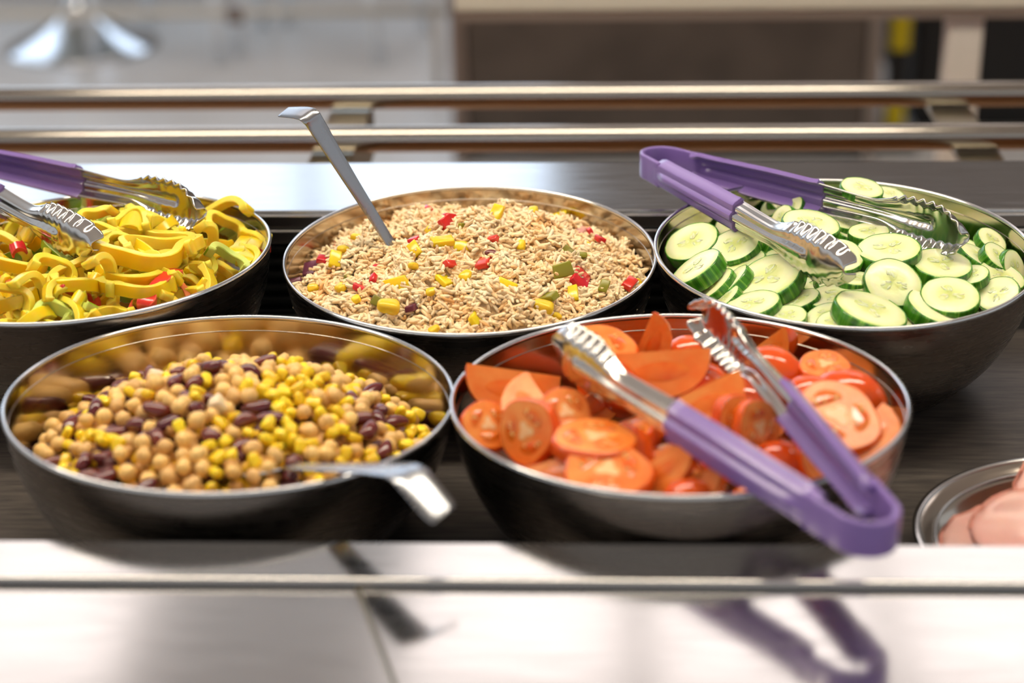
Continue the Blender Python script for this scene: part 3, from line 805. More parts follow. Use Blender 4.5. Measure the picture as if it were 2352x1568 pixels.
# packed rice under the loose grains
V = [(0, 0, h_rice(0, 0) - .0035)]; Fc = []; NR, NA = 26, 72
for i in range(1, NR + 1):
    r_ = .1195 * i / NR
    for k in range(NA):
        w = 2 * math.pi * k / NA; x, y = r_ * math.cos(w), r_ * math.sin(w); z = h_rice(x, y) - .0035
        q = min(1, (inner_r(z, H) - .001) / r_); V.append((x * q, y * q, z))
for k in range(NA): Fc.append((0, 1 + k, 1 + (k + 1) % NA))
for i in range(NR - 1):
    for k in range(NA): a = 1 + i * NA + k; b_ = 1 + i * NA + (k + 1) % NA; Fc.append((a, a + NA, b_ + NA, b_))
M['rice_bed'] = mat('packed_rice', '#f3c98c', .5, noise_col='#fbe2b6', nscale=300, bump=.8, bscale=420)
o = mesh_obj('packed_rice', V, Fc, M['rice_bed'], rice); o['kind'] = 'stuff'

BIT = {'yellow': ('pepper_dice', 'yel_p', 'yellow pepper piece', 'pepper piece'), 'red': ('pepper_dice', 'red_p', 'red pepper piece', 'pepper piece'),
       'green': ('pepper_dice', 'grn_d', 'olive green pepper piece', 'pepper piece'), 'onion': ('onion_piece', 'onion', 'purple onion piece', 'onion'),
       'corn': ('corn_kernel', 'corn', 'corn kernel', 'corn kernel'), 'kidney': ('kidney_bean', 'kidney', 'kidney bean', 'kidney bean')}
rng = random.Random(3); seen = {}
bits_made = []
for kind, x, y, s in BITS:
    nm, mk, word, cat = BIT[kind]; s = min(s * 1.25, .019)
    if kind == 'corn':
        o = mesh_obj(nm, None, None, None, data=PROTO['corn'][1]); sc = max(.8, s / .0085)
    elif kind == 'kidney':
        o = mesh_obj(nm, None, None, None, data=PROTO['kidney'][0]); sc = .9
    else:
        o = dice(nm, s, s * rng.uniform(.55, .75), .0042, M['onion_pale'] if (kind == 'onion' and x > .0) else M[mk], rng, .22); sc = 1
        # curl of the pepper wall
        for v in o.data.vertices: v.co.z -= (v.co.x / .01) ** 2 * .0016
    ro = Matrix.Rotation(rng.uniform(0, 6.28), 4, 'Z') @ Matrix.Rotation(rng.uniform(.1, .9), 4, 'X') @ Matrix.Rotation(rng.uniform(-.5, .5), 4, 'Y')
    ro = Matrix.Rotation(R(20) * rng.uniform(0, 1), 4, 'X') @ ro
    z = h_rice(x, y) + .0030
    o.matrix_world = m4 @ Matrix.Translation((x, y, z)) @ ro @ Matrix.Scale(sc, 4)
    sz = 'large ' if s > .0135 else ('tiny ' if s < .0065 else 'small ')
    if kind in ('kidney', 'onion'): sz = ''
    if kind == 'onion' and x > 0: word = 'pale pink onion piece'
    if kind == 'kidney': word = 'dark red kidney bean'
    lb = sz + word + ' ' + spot(x, y, 'rice salad')
    bits_made.append((o, lb, cat, kind))
from collections import Counter
ct = Counter(l for _, l, _, _ in bits_made)
for o, lb, cat, kind in bits_made:
    tag(o, lb, cat, ('%s pieces in the rice salad' % kind) if True else None)

# ---------------------------------------------------------------- cucumbers
def cuc_proto(r, th, ecc, seed):
    rg = random.Random(seed); n = 44
    def rad(w): return r * (1 + .025 * noise.noise(Vector((math.cos(w) * 1.3, math.sin(w) * 1.3, seed))) + .006 * math.sin(9 * w + seed))
    root = None
    prof = [(0, .0), (.5, .0001), (.9, 0.0), (.945, -.0004)]
    V = []; Fc = []
    for side in (1, -1):
        base = len(V); V.append((0, 0, side * th / 2))
        for q, dz in prof[1:]:
            for k in range(n):
                w = 2 * math.pi * k / n; rr = rad(w) * q
                V.append((rr * math.cos(w), rr * math.sin(w) * ecc, side * (th / 2 + dz + (.00018 * noise.noise(Vector((rr * 300 * math.cos(w), rr * 300 * math.sin(w), seed))) if q < .92 else 0))))
        for k in range(n):
            f = (base, base + 1 + k, base + 1 + (k + 1) % n); Fc.append(f if side > 0 else f[::-1])
        for i in range(2):
            for k in range(n):
                a = base + 1 + i * n + k; b_ = base + 1 + i * n + (k + 1) % n; f = (a, a + n, b_ + n, b_); Fc.append(f if side > 0 else f[::-1])
    root = mesh_obj('cucumber_slice', V, Fc, M['cuc_flesh'])
    pp = [(.94, th / 2 - .0005), (.958, th / 2 - .0001), (.985, th / 2 - .0006), (1.0, th / 2 - .0016), (1.004, 0), (1.0, -th / 2 + .0016), (.985, -th / 2 + .0006), (.958, -th / 2 + .0001), (.94, -th / 2 + .0005)]
    V = []; Fc = []
    for q, z in pp:
        for k in range(n): w = 2 * math.pi * k / n; rr = rad(w) * q; V.append((rr * math.cos(w), rr * math.sin(w) * ecc, z))
    for i in range(len(pp) - 1):
        for k in range(n): a = i * n + k; b_ = i * n + (k + 1) % n; Fc.append((a, a + n, b_ + n, b_))
    mesh_obj('peel', V, Fc, M['cuc_peel'], root)
    # three seed chambers with seeds, set on both cut faces
    def chamber(c, sgn):
        ww = c * 2.094 + seed; V2 = []; n2 = 14
        for k in range(n2):
            p = 2 * math.pi * k / n2; e = Vector((r * .22 * math.cos(p), r * .15 * math.sin(p) * (1 + .25 * math.cos(p))))
            x = r * .27 + e.x; y = e.y
            V2.append((x * math.cos(ww) - y * math.sin(ww), (x * math.sin(ww) + y * math.cos(ww)) * ecc, sgn * (th / 2 + .00025)))
        V2.append((r * .27 * math.cos(ww), r * .27 * math.sin(ww) * ecc, sgn * (th / 2 + .0005)))
        return V2, [((k, (k + 1) % n2, n2) if sgn > 0 else ((k + 1) % n2, k, n2)) for k in range(n2)]
    items = []
    for c in range(3):
        for sg in (1, -1): items.append((*chamber(c, sg), Matrix.Identity(4), (1, 1, 1)))
    g = join_stuff('seed_gel', items, M['cuc_gel'], root)
    sv, sf = blob(lambda d: Vector((d.x * .0019, d.y * .0007 * (1 - .4 * d.x), d.z * .0003)), 8, 5)
    items = []
    for c in range(3):
        for j in range(4):
            ww = c * 2.094 + seed + rg.uniform(-.5, .5); rr = r * rg.uniform(.17, .42)
            for sg in (1, -1):
                items.append((sv, sf, Matrix.Translation((rr * math.cos(ww), rr * math.sin(ww) * ecc, sg * (th / 2 + .0003))) @ Matrix.Rotation(ww + rg.uniform(-.4, .4), 4, 'Z'), (1, 1, 1)))
    join_stuff('seeds', items, M['cuc_seed'], root)
    return root
CP = [cuc_proto(.0175, .0088, 1.0, 1), cuc_proto(.0175, .0075, .95, 2), cuc_proto(.0175, .0102, 1.04, 3), cuc_proto(.0175, .0068, 1.0, 4)]
CUSED = [False] * 4
m4, H = BM['cuc']
CL = {0: 'cucumber slice leaning at the far left of the heap by the rim', 1: 'cucumber slice just right of the leftmost slice, below the tong grip', 2: 'steeply tilted cucumber slice at the lower left rim, peel facing front',
 6: 'large oval cucumber slice under the front tong head', 7: 'oval cucumber slice at the front left rim lying almost flat', 8: 'small cucumber slice at the front rim left of centre',
 10: 'thick cucumber slice between the two tong arms, showing its dark peel', 11: 'cucumber slice directly right of the front tong tip', 12: 'broad cucumber slice in the middle, below the rear tong arm',
 13: 'large round cucumber slice facing the viewer in the heap centre', 14: 'cucumber slice below the rear tong tip, right of centre', 15: 'topmost cucumber slice at the front right, overlapping another',
 16: 'cucumber slice half covered by the topmost front right slice', 17: 'cucumber slice standing against the right front rim', 18: 'long oval cucumber slice at the front centre rim', 19: 'cucumber slice tucked left of the long front oval slice',
 21: 'wide cucumber slice partly under the long front oval slice', 22: 'small thick cucumber slice behind the broad middle slice', 23: 'cucumber slice sticking up above the back rim behind the tongs',
 25: 'cucumber slice with its peel up at the back left', 28: 'upper cucumber slice of the leaning stack at the right rim', 30: 'second cucumber slice of the leaning stack at the right rim', 31: 'cucumber slice on edge at the far right of the heap', 33: 'cucumber slice behind the right front rim slice'}
def put_cuc(p, n, mj, r, label, pid, thin=1.0):
    o = copy_tree(CP[pid]) if CUSED[pid] else CP[pid]; CUSED[pid] = True
    s = r / .0175
    o.matrix_world = m4 @ frame_matrix(p, n, mj) @ Matrix.Diagonal((s, s, min(1.1, max(.75, s)), 1))
    tag(o, label, 'cucumber slice', 'cucumber slices in the right bowl')
rng = random.Random(21)
def keep_in(p, r, n, H):
    """pull a disc of radius r and normal n inwards until it lies inside the bowl"""
    p = Vector(p); n = Vector(n).normalized()
    for _ in range(60):
        worst = 0
        for k in range(12):
            a = n.orthogonal().normalized(); b_ = n.cross(a); w = k * math.pi / 6
            q = p + (a * math.cos(w) + b_ * math.sin(w)) * r
            if q.z < .0: worst = max(worst, math.hypot(q.x, q.y) - (inner_r(q.z, H) - .002))
        if worst <= 0: break
        d = Vector((p.x, p.y, 0)); d = d.normalized() if d.length > 1e-6 else Vector((1, 0, 0))
        p -= d * min(worst, .003) * .7; p.z += min(worst, .003) * .25
    return p
for i, c in enumerate(CUC):
    p, n, mj, r = c[:3], c[3:6], c[6:9], max(.011, min(.0235, c[9] * 1.09))
    n = Vector(n).normalized()
    p = Vector(p) - n * .003
    p = keep_in(p, r, n, H)
    put_cuc(p, n, mj, r, CL.get(i, 'half buried cucumber slice ' + spot(p.x, p.y, 'cucumber bowl')), i % 4)
hc0 = heap(-.030, -.010, .12)
for i in range(44):
    r_ = .105 * math.sqrt(rng.random()); w = rng.uniform(0, 6.283); x, y = r_ * math.cos(w), r_ * math.sin(w)
    n = Vector((rng.uniform(-.5, .5), rng.uniform(-.5, .3), 1)).normalized()
    p = keep_in((x, y, hc0(x, y) - rng.uniform(0, .008)), .0175, n, H)
    put_cuc(p, n, (math.cos(w), math.sin(w), 0), rng.uniform(.015, .0185), 'mostly hidden cucumber slice low ' + spot(p.x, p.y, 'cucumber bowl'), rng.randrange(4))
# ---------------------------------------------------------------- tomatoes
def tom_slice(r, th, seed):
    n = 40
    def rad(w): return r * (1 + .03 * math.cos(3 * w + seed) + .02 * math.cos(5 * w))
    V = []; Fc = []
    for side in (1, -1):
        base = len(V); V.append((0, 0, side * th / 2))
        for q in (.4, .75, .93):
            for k in range(n): w = 2 * math.pi * k / n; V.append((rad(w) * q * math.cos(w), rad(w) * q * math.sin(w), side * (th / 2)))
        for k in range(n):
            f = (base, base + 1 + k, base + 1 + (k + 1) % n); Fc.append(f if side > 0 else f[::-1])
        for i in range(2):
            for k in range(n): a = base + 1 + i * n + k; b_ = base + 1 + i * n + (k + 1) % n; f = (a, a + n, b_ + n, b_); Fc.append(f if side > 0 else f[::-1])
    root = mesh_obj('tomato_slice', V, Fc, M['tom_flesh'])
    pp = [(.925, th / 2), (.975, th / 2 - .0004), (1, th / 2 - .0018), (1.012, 0), (1, -th / 2 + .0018), (.975, -th / 2 + .0004), (.925, -th / 2)]
    V = []; Fc = []
    for q, z in pp:
        for k in range(n): w = 2 * math.pi * k / n; V.append((rad(w) * q * math.cos(w), rad(w) * q * math.sin(w), z))
    for i in range(len(pp) - 1):
        for k in range(n): a = i * n + k; b_ = i * n + (k + 1) % n; Fc.append((a, a + n, b_ + n, b_))
    mesh_obj('skin', V, Fc, M['tom_skin'], root)
    nc = 3; n2 = 18
    rg = random.Random(seed); seeds = []
    sv, sf = blob(lambda d: Vector((d.x * .0015, d.y * .0009, d.z * .0004)), 8, 5)
    for c in range(nc):
        ww = c * 2 * math.pi / nc + seed
        for sg in (1, -1):
            V2 = []
            for k in range(n2):                        # kidney shaped chamber between core and wall
                p = 2 * math.pi * k / n2; aa = .78 * math.cos(p) * (1.0 if nc == 3 else .7); rr = r * (.53 + .20 * math.sin(p) * (1 - .25 * abs(math.cos(p))))
                V2.append((rr * math.cos(ww + aa), rr * math.sin(ww + aa), sg * (th / 2 + .0001)))
            V3 = [((x - r * .53 * math.cos(ww)) * .75 + r * .53 * math.cos(ww), (y - r * .53 * math.sin(ww)) * .75 + r * .53 * math.sin(ww), sg * (th / 2 + .0005)) for x, y, _ in V2]
            VV = V2 + V3 + [(r * .53 * math.cos(ww), r * .53 * math.sin(ww), sg * (th / 2 + .0006))]
            FF = [(k, (k + 1) % n2, n2 + (k + 1) % n2, n2 + k) for k in range(n2)] + [(n2 + k, n2 + (k + 1) % n2, 2 * n2) for k in range(n2)]
            if sg < 0: FF = [f[::-1] for f in FF]
            mesh_obj('seed_gel', VV, FF, M['tom_gel'], root)
            for j in range(4):
                aa = ww + rg.uniform(-.6, .6); rr = r * rg.uniform(.42, .64)
                seeds.append((sv, sf, Matrix.Translation((rr * math.cos(aa), rr * math.sin(aa), sg * (th / 2 + .0006))) @ Matrix.Rotation(aa + rg.uniform(-.5, .5), 4, 'Z'), (1, 1, 1)))
    join_stuff('seeds', seeds, M['tom_seed'], root)
    V2 = [(r * .23 * (1 + .35 * math.cos(3 * k / 20 * 2 * math.pi + math.pi - 3 * seed)) * math.cos(k / 20 * 2 * math.pi), r * .23 * (1 + .35 * math.cos(3 * k / 20 * 2 * math.pi + math.pi - 3 * seed)) * math.sin(k / 20 * 2 * math.pi), th / 2 + .0003) for k in range(20)] + [(0, 0, th / 2 + .0005)]
    mesh_obj('core', V2, [(k, (k + 1) % 20, 20) for k in range(20)], M['tom_core'], root)
    return root
def tom_cap(r, h, seed):
    """end cap of a tomato: domed skin, flat cut face underneath (local +z is the dome)"""
    n = 32; V = []; Fc = []; rows = 9
    for i in range(rows):
        t_ = i / (rows - 1) * math.pi / 2
        for k in range(n):
            w = 2 * math.pi * k / n; q = r * (1 + .03 * math.cos(4 * w + seed)) * math.cos(t_) + .0004
            V.append((q * math.cos(w), q * math.sin(w), h * math.sin(t_) - h * .4))
    for i in range(rows - 1):
        for k in range(n): a = i * n + k; b_ = i * n + (k + 1) % n; Fc.append((a, b_, b_ + n, a + n))
    root = mesh_obj('tomato_end', V, Fc, M['tom_skin'])
    V2 = [(0, 0, -h * .4)] + [(r * (1 + .03 * math.cos(4 * 2 * math.pi * k / n + seed)) * math.cos(2 * math.pi * k / n), r * (1 + .03 * math.cos(4 * 2 * math.pi * k / n + seed)) * math.sin(2 * math.pi * k / n), -h * .4) for k in range(n)]
    mesh_obj('cut_face', V2, [(0, 1 + (k + 1) % n, 1 + k) for k in range(n)], M['tom_flesh'], root)
    return root
def tom_wedge(r, rz, ang, seed):
    """sector of a tomato; local x = core edge, first cut face lies in x-y with y away from the core, its normal is +z"""
    n = 18; na = 10; V = []; Fc = []
    def pt(t_, az):
        q = r * math.cos(t_) ** .8 if abs(t_) < math.pi / 2 - 1e-6 else 0
        q *= 1 + .03 * math.sin(3 * az + seed)
        return (rz * math.sin(t_), q * math.cos(az), -q * math.sin(az))
    for i in range(na + 1):
        for k in range(n + 1): V.append(pt(-math.pi / 2 + math.pi * k / n, ang * i / na))
    for i in range(na):
        for k in range(n): a = i * (n + 1) + k; Fc.append((a, a + n + 1, a + n + 2, a + 1))
    root = mesh_obj('tomato_wedge', V, Fc, M['tom_skin'])
    for az, flip in ((0, False), (ang, True)):
        V2 = [pt(-math.pi / 2 + math.pi * k / n, az) for k in range(n + 1)] + [(rz * math.sin(-math.pi / 2 + math.pi * k / n) * .97, 0, 0) for k in range(n + 1)]
        F2 = [(k, k + 1, n + 2 + k, n + 1 + k) for k in range(n)]
        if flip: F2 = [f[::-1] for f in F2]
        mesh_obj('cut_face', V2, [f[::-1] for f in F2], M['tom_flesh'], root, False)
        c, s = math.cos(az), math.sin(az); nz = Vector((0, s, c)) if not flip else Vector((0, -s, -c))
        V3 = []
        for k in range(20):
            w = 2 * math.pi * k / 20; x = rz * .58 * math.cos(w); q = r * (.44 + .22 * math.sin(w) * (1 - .2 * math.cos(w) ** 2)); V3.append(Vector((x, q * c, -q * s)) + nz * .0001)
        ce = Vector((0, r * .44 * c, -r * .44 * s)) + nz * .0009
        V3.append(ce)
        F3 = [(k, (k + 1) % 20, 20) for k in range(20)]
        mesh_obj('seed_gel', V3, F3 if not flip else [f[::-1] for f in F3], M['tom_inner'], root)
    return root
TS = [tom_slice(.022, .010, .4), tom_slice(.022, .0085, 1.3)]
TD = [tom_cap(.022, .014, 0), tom_cap(.022, .019, 1)]
TW = [tom_wedge(.021, .022, R(80), 0), tom_wedge(.021, .022, R(62), 1), tom_wedge(.021, .022, R(100), 2)]
used = set()
def inst(proto):
    if proto.name in used: return copy_tree(proto)
    used.add(proto.name); return proto
m4, H = BM['tom']
SL = ['tomato slice with wet seeds standing at the back rim', 'small tomato slice at the back right beside a domed end', 'large tomato slice with pale core at the right, cut face up', 'tomato slice leaning on the left rim', 'tomato half slice in the front left part of the bowl',
      'flat tomato slice with pale rim left of the tong grip', 'tomato slice at the front rim, skin edge uppermost', 'upright tomato slice behind the purple tong grip', 'second upright tomato slice behind the tong grip', 'seedy tomato slice under the left tong head']
DL = ['shiny orange tomato end at the back, left of the rear tong head', 'shiny tomato end with a bright reflection beside the front tong arm', 'big domed tomato end right of the rear tong head', 'big smooth tomato end at the right back', 'domed tomato end between the two right tomato pieces', 'shiny tomato end at the front rim below the tong grip', 'tomato end under the right tong arm', 'tomato end below the big middle wedge', 'tomato end between the front slices', 'tomato end near the front under the tongs']
si = di = 0
for q in TOMS:
    kind, p, n, mj, r = q[0], Vector(q[1:4]), Vector(q[4:7]).normalized(), q[7:10], max(.015, min(.027, q[10] * 1.12))
    if kind == 'S':
        o = inst(TS[si % 2]); lb = SL[si]; si += 1; cat = 'tomato slice'; p = p - n * .004
    else:
        o = inst(TD[di % 2]); lb = DL[di]; di += 1; cat = 'tomato piece'; p = p - n * .008
    p = keep_in(p, r, n, H)
    s = r / .022; o.matrix_world = m4 @ frame_matrix(p, n, mj) @ Matrix.Diagonal((s, s * (.8 if kind == 'D' else 1), max(.8, s), 1))
    tag(o, lb, cat, 'cut tomatoes in the front centre bowl')
WL = ['big tomato wedge in the middle, cut face towards the viewer', 'tomato wedge with pale top edge at the left back rim', 'tomato quarter between the two tong arms', 'small pointed tomato wedge at the back rim', 'small tomato wedge at the front left of the tong grip', 'seedy tomato wedge lying under the left tong head', 'tomato wedge leaning on the right rim', 'pinkish tomato tip at the back right', 'tomato wedge under the big middle wedge', 'small tomato wedge at the front left rim', 'tomato wedge at the front rim', 'tomato wedge below the right tong grip', 'tomato wedge at the left under the slices', 'tomato wedge end touching the right rim']
for i, q in enumerate(TOMW):
    p, a, v, L_ = Vector(q[0:3]), Vector(q[3:6]).normalized(), Vector(q[6:9]).normalized(), q[9]
    y = v.cross(a)
    if y.z > 0: a = -a; y = v.cross(a)
    o = inst(TW[i % 3]); s = max(.85, min(1.3, L_ / .042 + .25))
    p = keep_in(p + y * .008, .014 * s, v, H) - y * .008
    o.matrix_world = m4 @ Matrix(((a.x, y.x, v.x, p.x), (a.y, y.y, v.y, p.y), (a.z, y.z, v.z, p.z), (0, 0, 0, 1))) @ Matrix.Scale(s, 4)
    tag(o, WL[i], 'tomato wedge', 'cut tomatoes in the front centre bowl')
rng = random.Random(9); ht0 = heap(-.036, -.012, .12)
for i in range(34):
    r_ = .1 * math.sqrt(rng.random()); w = rng.uniform(0, 6.283); x, y = r_ * math.cos(w), r_ * math.sin(w)
    n = Vector((rng.uniform(-.7, .7), rng.uniform(-.8, .3), 1)).normalized()
    p = keep_in((x, y, ht0(x, y) - rng.uniform(0, .008)), .020, n, H)
    o = inst(rng.choice(TS + TW + TD)); o.matrix_world = m4 @ frame_matrix(p, n, (math.cos(w * 3), math.sin(w * 3), 0)) @ Matrix.Scale(rng.uniform(.8, .95), 4)
    tag(o, 'mostly hidden cut tomato piece low ' + spot(p.x, p.y, 'tomato bowl'), 'tomato piece', 'hidden tomato pieces in the front centre bowl')

# ---------------------------------------------------------------- peppers
PM = {'yellow': ('yel_p', 'yel_f'), 'red': ('red_p', 'red_f'), 'orange': ('orange_p', 'orange_f'), 'green': ('grn_p', 'grn_f')}
def sweep(name, path, radial, up, wt, wz, mats, closed=False):
    """strip of pepper: outer side carries skin, the rest is flesh. path: points, radial: outward unit vectors, up: normals"""
    n = len(path); V = []; Fc = []; MI = []
    sec = [(.5, -.45), (.5, .45), (.41, .5), (-.40, .5), (-.5, .44), (-.5, -.44), (-.40, -.5), (.41, -.5)]
    ns = len(sec)
    for i in range(n):
        e = 1 if closed else min(1, .72 + .28 * math.sin(math.pi * min(1, min(i, n - 1 - i) / 2)))
        for a, b_ in sec: V.append(path[i] + radial[i] * (a * wt * e) + up[i] * (b_ * wz * e))
    for i in range(n if closed else n - 1):
        j = (i + 1) % n
        for k in range(ns):
            Fc.append((i * ns + k, i * ns + (k + 1) % ns, j * ns + (k + 1) % ns, j * ns + k)); MI.append(0 if k == 0 else 1)
    if not closed:
        Fc.append(tuple(range(ns))[::-1]); Fc.append(tuple((n - 1) * ns + k for k in range(ns))); MI += [1, 1]
    o = mesh_obj(name, V, Fc, mats); o.data.polygons.foreach_set('material_index', MI)
    for e_ in o.data.edges:
        if e_.vertices[0] // ns != e_.vertices[1] // ns: e_.use_edge_sharp = True
    return o
def arc_strip(r, s, e, colour, seed, wt=.0062, wz=.0115):
    closed = e - s >= 359; n = 40 if closed else max(10, int((e - s) / 6)); rg = random.Random(seed)
    lob = rg.choice((3, 4)); am = rg.uniform(.05, .13) if not closed else .13; ph = rg.uniform(0, 6.28); tw = rg.uniform(-.5, .5); wv = rg.uniform(-.004, .004)
    P_, Q_, U_ = [], [], []
    for i in range(n):
        w = R(s) + R(e - s) * i / (n if closed else n - 1)
        rr = r * (1 + am * math.cos(lob * w + ph)); d = Vector((math.cos(w), math.sin(w), 0))
        P_.append(d * rr + Vector((0, 0, wv * math.sin(2 * w + ph))))
        dr = -r * am * lob * math.sin(lob * w + ph); tg = (Vector((-math.sin(w), math.cos(w), 0)) * rr + d * dr).normalized()
        rad = tg.cross(Vector((0, 0, 1))); u = Vector((0, 0, 1))
        t2 = 0 if closed else tw * (i / n - .5) * 2
        Q_.append(rad * math.cos(t2) + u * math.sin(t2)); U_.append(u * math.cos(t2) - rad * math.sin(t2))
    return sweep('pepper_strip', P_, Q_, U_, wt, wz, [M[x] for x in PM[colour]], closed)
def straight_strip(P, Q, wd, colour, seed):
    P, Q = Vector(P), Vector(Q); rg = random.Random(seed); d = Q - P; n = 10; t_ = d.normalized()
    up = (Vector((rg.uniform(-.3, .3), -.5, 1)).normalized()); side = t_.cross(up).normalized(); up = side.cross(t_)
    P_ = [P + d * (i / (n - 1)) + up * (.004 * math.sin(math.pi * i / (n - 1))) for i in range(n)]
    return sweep('pepper_strip', P_, [up] * n, [side] * n, .0060, wd * 1.15, [M[x] for x in PM[colour]])
m4, H = BM['pep']
PAL = {0: 'large flat yellow pepper ring in the middle of the heap', 2: 'yellow pepper strip arching down the front of the heap', 3: 'curved yellow pepper strip at the right front rim', 4: 'thick green pepper strip at the right rim', 5: 'glossy green pepper strip at the front rim', 6: 'small dark green pepper strip beside the arched yellow strip', 7: 'yellow pepper strip arching up below the tong arm', 9: 'folded yellow pepper strip right of the tong head', 19: 'short green pepper strip by the back right rim', 26: 'red pepper strip deep between the front yellow strips'}
PSL = {0: 'straight red pepper strip at the front right of the heap', 1: 'red pepper strip beneath the straight red one', 2: 'outer straight yellow pepper strip at the right rim', 3: 'inner straight yellow pepper strip at the right rim', 4: 'orange pepper piece poking up at the far left', 5: 'orange pepper piece at the back under the purple grip', 6: 'red pepper piece at the back left of the heap', 7: 'short green pepper strip at the back below the tong arm', 8: 'small red pepper tip at the right rim', 9: 'pale green pepper bit by the back right rim', 18: 'thin green pepper bit behind the yellow arch'}
for i, q in enumerate(PEPA):
    cl, p, n, mj, r, s, e = q[0], Vector(q[1:4]), Vector(q[4:7]), q[7:10], q[10], q[11], q[12]
    z_ = p.z; p = keep_in(p, r * .9, n, H); p.z = min(p.z, z_ + .002)
    o = arc_strip(r * .93, -e, -s, cl, i); o.matrix_world = m4 @ frame_matrix(p, n, mj)
    tag(o, PAL.get(i, 'curved yellow pepper strip on top ' + spot(p.x, p.y, 'pepper bowl')), 'pepper strip', 'pepper strips in the left bowl')
for i, (cl, P, Q, wd) in enumerate(PEPS):
    o = straight_strip(P, Q, wd, cl, i + 50); o.matrix_world = m4
    tag(o, PSL.get(i, 'short %s pepper piece wedged ' % cl + spot(P[0], P[1], 'pepper bowl')), 'pepper strip', 'pepper strips in the left bowl')
rng = random.Random(31); hp0 = heap(-.024, .001, .122)
for i in range(125):
    r_ = .108 * math.sqrt(rng.random()); w = rng.uniform(0, 6.283); x, y = r_ * math.cos(w), r_ * math.sin(w)
    u = rng.random(); cl = 'yellow' if u < .87 else 'green' if u < .92 else 'red' if u < .975 else 'orange'
    rr = rng.uniform(.018, .034); n = Vector((rng.uniform(-.8, .8), rng.uniform(-.9, .5), 1)).normalized()
    p = keep_in((x, y, hp0(x, y) - rng.uniform(0, .010)), rr, n, H); p.z = min(p.z, hp0(p.x, p.y) + .001)
    s = rng.uniform(0, 360); o = arc_strip(rr, s, s + rng.uniform(70, 170), cl, 200 + i, rng.uniform(.0052, .0068), rng.uniform(.009, .013))
    o.matrix_world = m4 @ frame_matrix(p, n, (1, 0, 0))
    tag(o, cl + ' pepper strip tangled low ' + spot(p.x, p.y, 'pepper bowl'), 'pepper strip', 'lower pepper strips in the left bowl')

